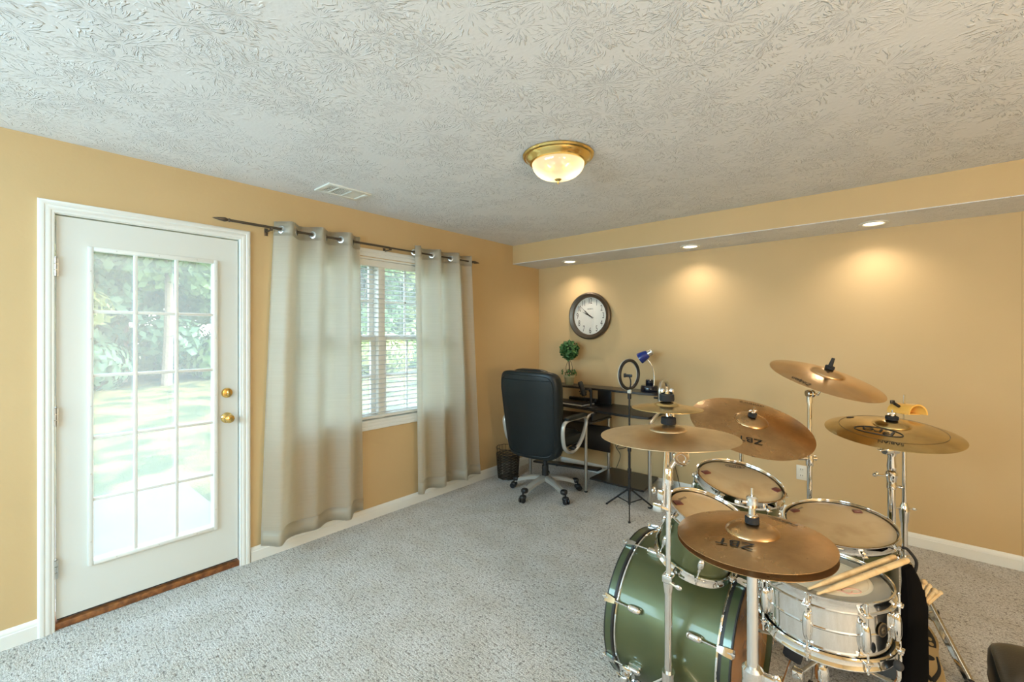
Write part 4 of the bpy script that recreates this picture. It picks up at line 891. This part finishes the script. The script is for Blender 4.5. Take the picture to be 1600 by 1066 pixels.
CL = Matrix.Translation((HX-.001, HY, .9995))
G().lathe([(.004, -.002), (.0165, -.002), (.0165, .012), (.004, .012)], 20, CL, closed=True).obj('felt_washer', M_felt, st)
G().lathe([(.004, .012), (.013, .012), (.0135, .018), (.009, .02), (.0085, .036), (.0125, .038), (.0135, .044), (.0135, .062), (.009, .066), (.004, .066)], 20, CL, closed=True).cyl((HX-.003, HY, 1.048), (HX-.022, HY-.010, 1.048), .004, n=8).box((HX-.030, HY-.014, 1.048), (.014, .016, .008), .002).obj('clutch', M_chrome, st)
tripod(st, HX, HY, .30, .26, (-80, 40, 160), True)
fp = G().box((HX+.16, HY, .035), (.26, .085, .012), .004).obj('footboard', M_satin, st)
fp.rotation_euler = (0, 0, 0)
# stand of crash + splash
PX, PY = 2.561, 1.525
st = thing('cymbal_stand', 'chrome stand in front of the bass drum carrying crash and splash', 'stand', (PX, PY, 0), group='cymbal stands')
G().cyl((PX, PY, .07), (PX, PY, .60), .0133, n=20).obj('lower_tube', M_chrome, st)
G().lathe([(0, .572), (.0145, .572), (.0185, .60), (.0185, .612), (0, .614)], 20, Matrix.Translation((PX, PY, 0))).box((PX, PY, .625), (.034, .034, .026), .003).cyl((PX+.01, PY-.012, .618), (PX+.038, PY-.020, .615), .005, n=8).sph((PX+.042, PY-.021, .615), (.012, .005, .009), 10).obj('tube_joint', M_chrome, st)
G().cyl((PX, PY, .63), (PX, PY, .985), .0090, n=16).obj('middle_tube', M_chrome, st)
G().lathe([(0, .95), (.0145, .95), (.0155, .955), (.0145, 1.005), (.010, 1.012), (0, 1.012)], 20, Matrix.Translation((PX, PY, 0))).obj('tilter_socket', M_chrome, st)
vax = Vector((3.15, 0, 1.2))-Vector((PX, PY, 1.2)); vax.normalize()
g = gear(G(), (PX+.034, PY+.028, 1.045), vax, .0275); g.cyl((PX, PY, 1.0), (PX+.02, PY+.018, 1.040), .010, n=12).obj('gear_tilter', M_chrome, st)
G().cyl((PX-.015, PY-.012, .87), (PX-.003, PY-.002, 1.128), .0068, n=12).cyl((PX, PY, .862), (PX-.020, PY-.018, .872), .009, n=12).box((PX-.02, PY-.016, .915), (.022, .020, .036), .005).sph((PX-.038, PY-.034, .93), (.006, .014, .014), 10).box((PX-.028, PY-.028, .872), (.030, .012, .030), .003).obj('boom_rod', M_chrome, st)
G().lathe([(.0045, 1.1615), (.024, 1.1615), (.0255, 1.166), (.0245, 1.184), (.0045, 1.186)], 22, Matrix.Translation((PX, PY, 0)), closed=True).obj('felt_sleeve', M_felt, st)
G().cyl((PX-.001, PY, 1.02), (PX-.001, PY, 1.20), .0040, n=12).cyl((PX-.001, PY, 1.187), (PX-.008, PY+.005, 1.215), .0085, n=12).cyl((PX-.008, PY+.005, 1.21), (PX-.008, PY+.005, 1.29), .0038, n=12).cyl((PX+.014, PY+.008, 1.187), (PX+.012, PY+.007, 1.222), .0045, n=12).obj('stacker_rods', M_chrome, st)
G().lathe([(.0042, 1.2405), (.024, 1.2405), (.0255, 1.246), (.0245, 1.263), (.0042, 1.265)], 22, Matrix.Translation((PX-.008, PY+.005, 0)), closed=True).obj('felt_washer', M_felt, st)
g = G()
for k in (-1, 1): g.sph((PX-.008+k*.013, PY+.005+k*.008, 1.275), (.010, .006, .010), 10)
g.lathe([(.004, 1.265), (.008, 1.265), (.008, 1.275), (.004, 1.275)], 10, Matrix.Translation((PX-.008, PY+.005, 0)), closed=True).obj('wing_nut', M_chrome, st)
tripod(st, PX, PY, .27, .27, (-92, 8, 172))
# ride stand
QX, QY = 2.612, 2.300
st = thing('cymbal_stand', 'chrome stand behind the wider rack tom holding the ride', 'stand', (QX, QY, 0), group='cymbal stands')
G().cyl((QX, QY, .06), (QX, QY, .62), .0125, n=18).cyl((QX, QY, .60), (QX, QY, .94), .0095, n=16).obj('tube', M_chrome, st)
G().lathe([(0, .60), (.017, .60), (.019, .63), (.014, .645), (0, .645)], 18, Matrix.Translation((QX, QY, 0))).obj('tube_joint', M_chrome, st)
g = gear(G(), (QX+.004, QY-.004, .955), (1, .2, 0), .019); g.tube(spline([(QX, QY, .955), (QX+.006, QY-.03, .99), (QX+.030, QY-.060, 1.01), C2 @ Vector((0, 0, -.01))], 5), .006, 10).obj('boom_arm', M_chrome, st)
seat_top(st, C2, .049)
tripod(st, QX, QY, .25, .24, (90, 175, -30) if False else (60, 180, 120))
# high crash stand
UX, UY = 2.842, 2.640
st = thing('cymbal_stand', 'thin chrome pole behind the floor tom holding the highest crash', 'stand', (UX, UY, 0), group='cymbal stands')
G().cyl((UX, UY, .06), (UX, UY, .85), .0120, n=18).obj('lower_tube', M_chrome, st)
G().cyl((UX, UY, .84), (UX, UY, 1.165), .0095, n=16).obj('upper_tube', M_chrome, st)
g = G().lathe([(0, .82), (.0165, .82), (.019, .845), (.0165, .87), (0, .872)], 18, Matrix.Translation((UX, UY, 0))); g.cyl((UX-.045, UY-.03, .857), (UX+.024, UY+.016, .857), .0125, n=14).obj('height_clamp', M_chrome, st)
g = gear(G(), (UX+.002, UY-.002, 1.178), (.8, .6, 0), .019); g.cyl((UX, UY, 1.13), (UX, UY, 1.175), .0135, n=14).tube([(UX+.004, UY, 1.18), (UX+.034, UY+.0, 1.176), (UX+.046, UY-.008, 1.20), tuple(C3 @ Vector((0, 0, -.005)))], .0065, 10).obj('tilter', M_chrome, st)
seat_top(st, C3, .055, .020, True)
tripod(st, UX, UY, .26, .25, (90, 200, -40) if False else (70, 190, 130))
# gold crash stand
VX, VY = 3.152, 2.640
st = thing('cymbal_stand', 'thick chrome stand right of the floor tom holding the golden crash', 'stand', (VX, VY, 0), group='cymbal stands')
G().cyl((VX, VY, .05), (VX, VY, .79), .0150, n=20).obj('lower_tube', M_chrome, st)
G().lathe([(0, .775), (.0185, .775), (.0195, .79), (.0175, .80), (.0195, .82), (.024, .835), (.022, .852), (.013, .862), (0, .862)], 22, Matrix.Translation((VX, VY, 0))).cyl((VX, VY, .832), (VX-.05, VY-.035, .835), .0045, n=8).sph((VX-.058, VY-.04, .835), (.010, .012, .010), 10).sph((VX-.052, VY-.05, .843), (.007, .007, .010), 8).sph((VX+.03, VY+.012, .785), (.012, .009, .007), 10).obj('height_clamp', M_chrome, st)
G().lathe([(0, .858), (.016, .858), (.019, .875), (.015, .92), (.020, .94), (0, .945)], 22, Matrix.Translation((VX, VY, 0))).obj('tilter_neck', M_chrome, st)
g = G(); A_ = Vector((.72, .55, .08)).normalized(); g.lathe([(0, -.030), (.021, -.030), (.023, -.026), (.023, -.002), (.021, 0), (.023, .002), (.023, .026), (.021, .030), (0, .030)], 24, TM((VX-.004, VY-.004, .953), A_)); wing(g, Vector((VX-.028, VY-.022, .951)), -A_, .012); g.cyl((VX, VY, .955), tuple(C4 @ Vector((0, 0, -.002))), .0085, n=12).obj('tilter', M_chrome, st)
seat_top(st, C4, .060, .024)
tripod(st, VX, VY, .26, .24, (118, 172, 232))
# percussion rod stand with flat legs
SX, SY = 3.199, 2.900
st = thing('percussion_stand', 'chrome rod stand with flat double legs carrying the cream block', 'stand', (SX, SY, 0))
G().cyl((SX, SY, .05), (SX, SY, .62), .0135, n=18).obj('lower_tube', M_chrome, st)
G().cyl((SX, SY, .60), (SX, SY, 1.03), .0090, n=16).obj('upper_tube', M_chrome, st)
G().cyl((SX, SY, 1.02), (SX, SY, 1.176), .0042, n=10).obj('rod', M_chrome, st)
G().lathe([(0, .553), (.0165, .553), (.019, .58), (.022, .612), (.019, .627), (.011, .648), (0, .648)], 18, Matrix.Translation((SX, SY, 0))).cyl((SX-.035, SY-.025, .622), (SX+.035, SY+.025, .618), .005, n=8).sph((SX+.036, SY+.024, .618), (.012, .010, .007), 10).sph((SX-.036, SY-.026, .622), (.008, .008, .006), 10).obj('height_clamp', M_chrome, st)
G().cyl((VX+.026, VY+.022, .953), (SX-.002, SY-.015, .943), .0055, n=8).box((SX, SY, .943), (.028, .028, .036), .005).obj('link_clamp', M_chrome, st)
tripod(st, SX, SY, .36, .335, (-52, 68, 160), True, zb=.16)
jb = thing('cream_block', 'cream plastic percussion block clamped beside the golden crash', 'percussion block', (3.199, 2.90, 1.10))
JM = TM((3.206, 2.900, 1.086), (0, 0, 1), RV) @ Matrix.Rotation(R_(-8), 4, 'Z') @ Matrix.Scale(1.11, 4)   # local x = camera right, -y = towards camera
g = G(); N = 20; Lb = .060; vs = []; fs = []
for yy in (-.038, .036):
    sc = 1.0 if yy < 0 else .9
    for rr in (1, .86):
        for k in range(N+1):
            a = PI*k/N; vs.append((.038*sc*rr*math.cos(a)+(.022 if yy < 0 else -.020), yy, .046*sc*rr*math.sin(a)))
n1 = N+1
for k in range(N):
    fs += [[k, k+1, 2*n1+k+1, 2*n1+k], [n1+k, 3*n1+k, 3*n1+k+1, n1+k+1], [k, n1+k, n1+k+1, k+1]]
fs += [[0, 2*n1, 3*n1, n1], [N, n1+N, 3*n1+N, 2*n1+N], [2*n1+k for k in range(n1)]]
g._add(vs, fs, JM).obj('block_body', M_yellow, jb)
G().box((.002, .0, .002), (.062, .07, .004), .001, Mx=JM).obj('block_floor', M_yellow, jb)
G().lathe([(.004, 0), (.010, 0), (.011, .003), (.008, .005), (.004, .004)], 16, JM @ TM((.004, .030, .022), (0, -1, 0)), closed=True).obj('bolt', M_bronze_dk, jb)
G().cyl((-.028, 0, .030), (-.050, -.004, .044), .0065, n=10, Mx=JM).box((-.057, -.004, .050), (.018, .007, .016), .003, Mx=JM).obj('clamp_knob', M_black, jb)
# snare stand
st = thing('snare_stand', 'chrome basket stand under the chrome snare drum', 'stand', (2.982, 1.722, 0))
G().cyl((2.982, 1.722, .06), (2.982, 1.722, .40), .0125, n=18).cyl((2.982, 1.722, .38), (2.982, 1.722, .47), .0095, n=14).obj('tube', M_chrome, st)
G().lathe([(0, .37), (.018, .37), (.020, .40), (.015, .415), (0, .415)], 18, Matrix.Translation((2.982, 1.722, 0))).sph((2.982, 1.722, .475), (.026, .026, .024), 16).cyl((2.982, 1.722, .44), (2.93, 1.66, .40), .006, n=8).box((2.925, 1.655, .398), (.03, .03, .03), .006).obj('basket_clamp', M_chrome, st)
for a in (-30, 90, 210):
    a = R_(a); d = Vector((math.cos(a), math.sin(a), 0)); o = Vector((2.982, 1.722, 0))
    ar = G().tube(spline([o+d*.02+Vector((0, 0, .485)), o+d*.10+Vector((0, 0, .492)), o+d*.190+Vector((0, 0, .503)), o+d*.212+Vector((0, 0, .525)), o+d*.212+Vector((0, 0, .560))], 5), .0052, 8).obj('basket_arm', M_chrome, st)
    G().sph(tuple(o+d*.212+Vector((0, 0, .562))), (.012, .012, .014), 10).obj('arm_grip', M_rubber, ar)
tripod(st, 2.982, 1.722, .24, .185, (-90, 10, 172))
# bass drum pedal
pd = thing('bass_pedal', 'chrome pedal with black beater behind the bass drum', 'pedal', (2.90, 1.862, 0))
G().box((2.98, 1.862, .014), (.30, .09, .014), .004).obj('base_plate', M_satin, pd)
G().box((2.84, 1.812, .10), (.022, .012, .18), .003).box((2.84, 1.912, .10), (.022, .012, .18), .003).cyl((2.84, 1.80, .18), (2.84, 1.925, .18), .008, n=12).obj('pedal_frame', M_chrome, pd)
fb = G().box((0, 0, 0), (.25, .075, .010), .004).obj('footboard', M_satin, pd, local=True); fb.matrix_local = Matrix.Translation((.085, 0, .062)) @ Matrix.Rotation(R_(14), 4, 'Y')
G().cyl((2.845, 1.862, .18), (2.885, 1.862, .335), .0042, n=8).obj('beater_shaft', M_chrome, pd)
G().lathe([(0, -.028), (.022, -.028), (.026, -.02), (.026, .02), (.020, .030), (0, .032)], 20, TM((2.885, 1.862, .330), (-1, 0, .25))).obj('beater', M_felt, pd)
G().cyl((2.845, 1.93, .18), (2.86, 1.935, .03), .006, n=8).obj('spring', M_satin, pd)
# loose pedal on the carpet
PM = Matrix.Translation((3.283, 2.50, .018)) @ Matrix.Rotation(R_(6), 4, 'Z') @ Matrix.Rotation(R_(20), 4, 'X')
lpd = thing('drum_pedal', 'tan footboard pedal with dark teardrop print on the carpet', 'pedal', Mx=PM)
out = spline([(-.038, .0, 0), (-.045, .08, 0), (-.040, .16, 0), (-.050, .24, 0), (-.030, .31, 0), (0, .335, 0), (.030, .31, 0), (.050, .24, 0), (.040, .16, 0), (.045, .08, 0), (.038, 0, 0)], 4, False)
G().prism([(p.x, p.y) for p in out], 0, .007).obj('footboard', M_pedal, lpd, local=True)
G().prism([(p.x*.82, .19+(p.y-.19)*.9) for p in out if p.y > .19], .0071, .0078).obj('dark_toe_plate', M_dark, lpd, local=True)
for q, (x, y) in enumerate([(-.022, .215), (0, .215), (.024, .215), (-.026, .24), (-.002, .24), (.022, .24), (-.016, .265), (.008, .265), (-.004, .288)]):
    G().sph((x, y, .0078), (.008, .0095, .0012), 12, m=6).obj('tread_dot', M_pedal, lpd, local=True)
td = spline([(0, .03, .0076), (-.03, .09, .0076), (-.034, .15, .0076)], 6); td2 = spline([(0, .03, .0076), (.03, .09, .0076), (.033, .155, .0076)], 6)
G().tube(td, list(np.linspace(.009, .003, len(td))), 6).tube(td2, list(np.linspace(.009, .003, len(td2))), 6).obj('teardrop_print', M_dark, lpd, local=True)
G().lathe([(0, .0072), (1, .0072), (1, .0082), (0, .0082)], 24, Matrix.Translation((0, .142, 0)) @ Matrix.Diagonal((.024, .014, 1, 1))).obj('oval_print', M_dark, lpd, local=True)
G().box((0, -.025, -.010), (.085, .06, .012), .004).obj('heel_plate', M_pedal, lpd, local=True)
G().box((-.0, .30, -.05), (.09, .02, .10), .004).obj('pedal_frame', M_satin, lpd, local=True)
# stick bag hanging on the floor tom
bgt = thing('stick_bag', 'black fabric stick bag hanging from the floor tom', 'bag', (3.205, 2.30, .12))
bgx = Vector((.30, .95, 0)).normalized(); bgn = Vector((.95, -.30, 0))
g = G(); lev = [(.57, .012, .035, .010), (.53, .022, .055, .014), (.47, .030, .085, .020), (.40, .032, .105, .026), (.30, .026, .115, .030), (.20, .024, .125, .032), (.12, .024, .135, .030), (.06, .020, .14, .024)]
vs = []; fs = []; nn = 20
for z, off, w, tk in lev:
    for k in range(nn):
        a = 2*PI*k/nn; pw = lambda v: math.copysign(abs(v)**.55, v)
        p = Vector((3.196, 2.305, z))+bgx*(w*pw(math.cos(a)))+bgn*(tk*pw(math.sin(a))+off-.012); vs.append(p)
for i in range(len(lev)-1):
    for k in range(nn): fs.append([i*nn+k, i*nn+(k+1) % nn, (i+1)*nn+(k+1) % nn, (i+1)*nn+k])
fs += [list(range(nn))[::-1], [(len(lev)-1)*nn+k for k in range(nn)]]
g._add(vs, fs).obj('pouch', M_nylon, bgt)
G().tube(spline([(3.185, 2.325, .632), (3.20, 2.345, .622), (3.226, 2.365, .575), (3.218, 2.352, .53), (3.20, 2.325, .515)], 6), .0055, 8).obj('hanging_cord', M_rubber, bgt)
G().box((3.135, 2.13, .285), (.085, .014, .14), .012, seg=3).obj('grey_pad', M_grey, bgt)
for i, (dx, dz, ang) in enumerate(((-.02, 0, .35), (.01, -.02, .5), (.035, -.045, .7), (.06, -.055, .95))):
    b0 = Vector((3.212, 2.345, .42))+bgx*dx*.6+bgn*(.012+.008*i); tipv = b0+Vector((.02+.022*ang, .03+.012*i, .085+dz))
    o = G().tube([b0, b0.lerp(tipv, .8), tipv], [.0072, .0072, .0066], 10).sph(tuple(tipv), (.009, .009, .009) if i % 2 else (.0115, .0115, .0115), 10).obj('drumstick', M_stick)
    tag(o, ('drumstick in the black stick bag, closest to the floor tom', 'second stick from the floor tom in the black stick bag', 'third stick from the floor tom in the black stick bag', 'mallet like stick leaning farthest out of the black stick bag')[i], 'drumstick', 'sticks in the bag')
# drum seat
dsx = thing('drum_stool', 'black padded drum seat at the right edge beside the kit', 'stool', (3.56, 1.90, 0))
def saddle(v):
    x, y, z = v; t = max(0, -(x-3.56)/.19)
    return (x, y+(0 if True else 0), z-.018*max(0, abs((y-1.90)/.19))**3-.010*t**3)
G().sph((3.57, 1.895, .468), (.195, .195, .062), 48, e=.36, m=18).obj('cushion', M_leather2, dsx, fn=saddle)
pw = lambda v, e: math.copysign(abs(v)**e, v)
for zz, rr in ((.511, .186), (.433, .192)):
    G().tube([saddle(Vector((3.57+rr*pw(math.cos(a), .36), 1.895+rr*pw(math.sin(a), .36), zz))) for a in np.linspace(0, 2*PI, 90, endpoint=False)], .0035, 6, closed=True).obj('piping', M_leather2, dsx)
G().cyl((3.57, 1.895, .10), (3.57, 1.895, .405), .0175, n=18).lathe([(0, .398), (.07, .398), (.07, .410), (0, .410)], 20, Matrix.Translation((3.57, 1.895, 0))).obj('post', M_chrome, dsx)
tripod(dsx, 3.57, 1.895, .27, .24, (0, 120, 240))

# ------------------------------------------------------------------ outdoors
M_lawn = pm('dry_lawn', s(104, 97, 58), .95, var=(1.3, s(42, 58, 24), .42, .60, 9), bump=(40, .5, .03))
M_patio = pm('patio_concrete', s(84, 83, 80), .85, var=(3, s(75, 74, 71), .4, .7), bump=(40, .1, .004))
M_bark = pm('bark', s(140, 124, 106), .9, bump=(9, .8, .05))
def leafmat(name, a, b):
    m = pm(name, a, .5, var=(.9, b, .4, .62, 6)); nt = m.node_tree; bs = nt.nodes['Principled BSDF']; out = nt.nodes['Material Output']
    tr = nt.nodes.new('ShaderNodeBsdfTranslucent'); tr.inputs['Color'].default_value = (*b, 1); mx = nt.nodes.new('ShaderNodeMixShader'); mx.inputs[0].default_value = .4
    nt.links.new(bs.outputs[0], mx.inputs[1]); nt.links.new(tr.outputs[0], mx.inputs[2]); nt.links.new(mx.outputs[0], out.inputs[0]); return m
M_fol = [leafmat('leaves_mid', s(112, 146, 98), s(150, 172, 116)), leafmat('leaves_light', s(146, 166, 104), s(180, 186, 128)), leafmat('leaves_dark', s(88, 122, 94), s(120, 150, 116))]
# lawn rises gently away from the house
g = G(); nx, ny = 40, 50; vs = []; fs = []
for i in range(nx+1):
    for j in range(ny+1):
        x = -.15-45*(i/nx)**1.6; y = -25+65*j/ny; vs.append((x, y, -.16+.10*max(0, -x-4)/10*1.0+.05*math.sin(x*.5+y*.35)*(min(1, max(0, (-x-3)/3)))))
for i in range(nx):
    for j in range(ny): fs.append([i*(ny+1)+j, i*(ny+1)+j+1, (i+1)*(ny+1)+j+1, (i+1)*(ny+1)+j])
structure(g._add(vs, fs).obj('lawn', M_lawn, sharp=80), 'sunlit patchy lawn outside the door')
structure(G().box((-1.42, .05, -.13), (2.5, 2.5, .08), .01).obj('patio', M_patio), 'pale concrete patio outside the door')
def tree(x, y, h, rc, m, label, seed, nl=30000, z0=1.2, trunk=.16):
    r = np.random.default_rng(seed); gz = -.1+.10*max(0, -x-4)/10
    t = thing('tree', label, 'tree', (x, y, gz), group='trees beyond the lawn')
    G().tube(spline([(x, y, gz-.1), (x+.1, y+.05, gz+h*.3), (x-.05, y, gz+h*.6), (x, y+.1, gz+h*.85)], 5), list(np.linspace(trunk, trunk*.35, 16)), 10).obj('trunk', M_bark, t)
    for k in range(5):
        a = r.uniform(0, 2*PI); zb = gz+h*r.uniform(.25, .6)
        G().tube(spline([(x, y, zb), (x+rc*.4*math.cos(a), y+rc*.4*math.sin(a), zb+h*.08), (x+rc*.8*math.cos(a), y+rc*.8*math.sin(a), zb+h*.2)], 4), list(np.linspace(trunk*.4, .02, 9)), 6).obj('branch', M_bark, t)
    cl = 46; d = r.normal(0, 1, (cl, 3)); d /= np.linalg.norm(d, axis=1)[:, None]; cz = gz+z0+(h-z0)*.5
    cen = np.array((x, y, cz))+d*r.uniform(.35, 1, (cl, 1))*np.array((rc, rc, (h-z0)*.5))
    ids = r.integers(0, cl, nl); o = r.normal(0, 1, (nl, 3)); o /= np.linalg.norm(o, axis=1)[:, None]
    P = cen[ids]+o*r.uniform(.2, 1, (nl, 1))*rc*.34*np.array((1, 1, .72))
    nrm = o+r.normal(0, .6, (nl, 3))+np.array((0, 0, .4)); nrm /= np.linalg.norm(nrm, axis=1)[:, None]
    a = np.cross(nrm, r.normal(0, 1, (nl, 3))); a /= np.linalg.norm(a, axis=1)[:, None]; b = np.cross(nrm, a)
    S = r.uniform(.08, .18, (nl, 1)); V = np.stack([P-a*S*1.3, P+b*S*.7, P+a*S*1.3, P-b*S*.7], 1).reshape(-1, 3)
    me = bpy.data.meshes.new('foliage'); me.from_pydata((V-np.array((x, y, gz))).tolist(), [], np.arange(nl*4).reshape(-1, 4).tolist()); me.materials.append(m)
    f = bpy.data.objects.new('foliage', me); COL.objects.link(f); f.parent = t; f['kind'] = 'stuff'
TR = [(-12.5, -.6, 7.5, 2.6, 1, 'light green tree left of the trunk, through the door'), (-15.5, 2.6, 9, 3.0, 2, 'dark tree behind the light one, through the door'),
      (-13.0, 3.25, 8, 2.2, 0, 'tree with a bare pale trunk in the middle door panes'), (-16.0, 6.3, 9, 3.0, 0, 'broad tree at the right door panes'),
      (-18, -1.0, 10, 3.4, 2, 'tall dark tree farthest left beyond the lawn'), (-18.5, 9.6, 9, 3.2, 2, 'dark tree between door and window views'),
      (-15.5, 11.0, 8, 2.6, 0, 'bushy tree at the left edge of the window view'), (-16.5, 14.5, 8.5, 3.0, 1, 'pale tree in the middle of the window view'), (-20, 18.5, 9, 3.4, 2, 'dark tree at the right edge of the window view'),
      (-24, 1.8, 12, 4.2, 0, 'tall tree at the back, seen between the left door trees'), (-24, 9.5, 12, 4.4, 2, 'tall dark tree at the back, right of the door view'), (-26, 17, 12, 4.6, 0, 'tall tree at the back of the window view')]
for i, (x, y, h, rc, mi, lb) in enumerate(TR): tree(x, y, h, rc, M_fol[mi], lb, 40+i, z0=2.4 if i == 2 else .3, trunk=.14 if i == 2 else .16)
def shrub(x, y, r0, m, label, seed, nl=3000):
    r = np.random.default_rng(seed); o = r.normal(0, 1, (nl, 3)); o /= np.linalg.norm(o, axis=1)[:, None]; gz = -.1+.10*max(0, -x-4)/10
    P = np.array((x, y, gz+r0*.55))+o*r.uniform(.5, 1, (nl, 1))*np.array((r0, r0*1.3, r0*.8))
    a = np.cross(o, r.normal(0, 1, (nl, 3))); a /= np.linalg.norm(a, axis=1)[:, None]; b = np.cross(o, a); S = r.uniform(.05, .11, (nl, 1))
    V = np.stack([P-a*S*1.3, P+b*S*.7, P+a*S*1.3, P-b*S*.7], 1).reshape(-1, 3)
    t = thing('shrub', label, 'shrub', (x, y, gz), group='shrubs along the lawn edge')
    G().cyl((x, y, gz-.05), (x, y, gz+r0*.5), .04, .02, n=7).obj('stem', M_bark, t)
    me = bpy.data.meshes.new('foliage'); me.from_pydata((V-np.array((x, y, gz))).tolist(), [], np.arange(nl*4).reshape(-1, 4).tolist()); me.materials.append(m)
    f = bpy.data.objects.new('foliage', me); COL.objects.link(f); f.parent = t; f['kind'] = 'stuff'
for i, (x, y, r0, mi, lb) in enumerate([(-13.5, 1.3, 1.1, 2, 'dark shrub at the lawn edge under the door view trees'), (-14.5, 5.4, 1.2, 0, 'green shrub right of the pale trunk'), (-12.5, 10.0, 1.2, 1, 'bright yellow green shrub in the window view'), (-14, 12.6, 1.0, 0, 'low green shrub at the right of the window view'),
      (-17.5, .8, 1.5, 2, 'dark bush behind the left door trees'), (-18.0, 3.9, 1.6, 0, 'bush behind the bare pale trunk'), (-17.5, 7.2, 1.6, 2, 'dark bush at the right edge of the door view'), (-19, 13.5, 1.7, 2, 'dark bush behind the window view trees'), (-19.5, 16.3, 1.6, 1, 'pale bush at the far right of the window view')]):
    shrub(x, y, r0, M_fol[mi], lb, 90+i)
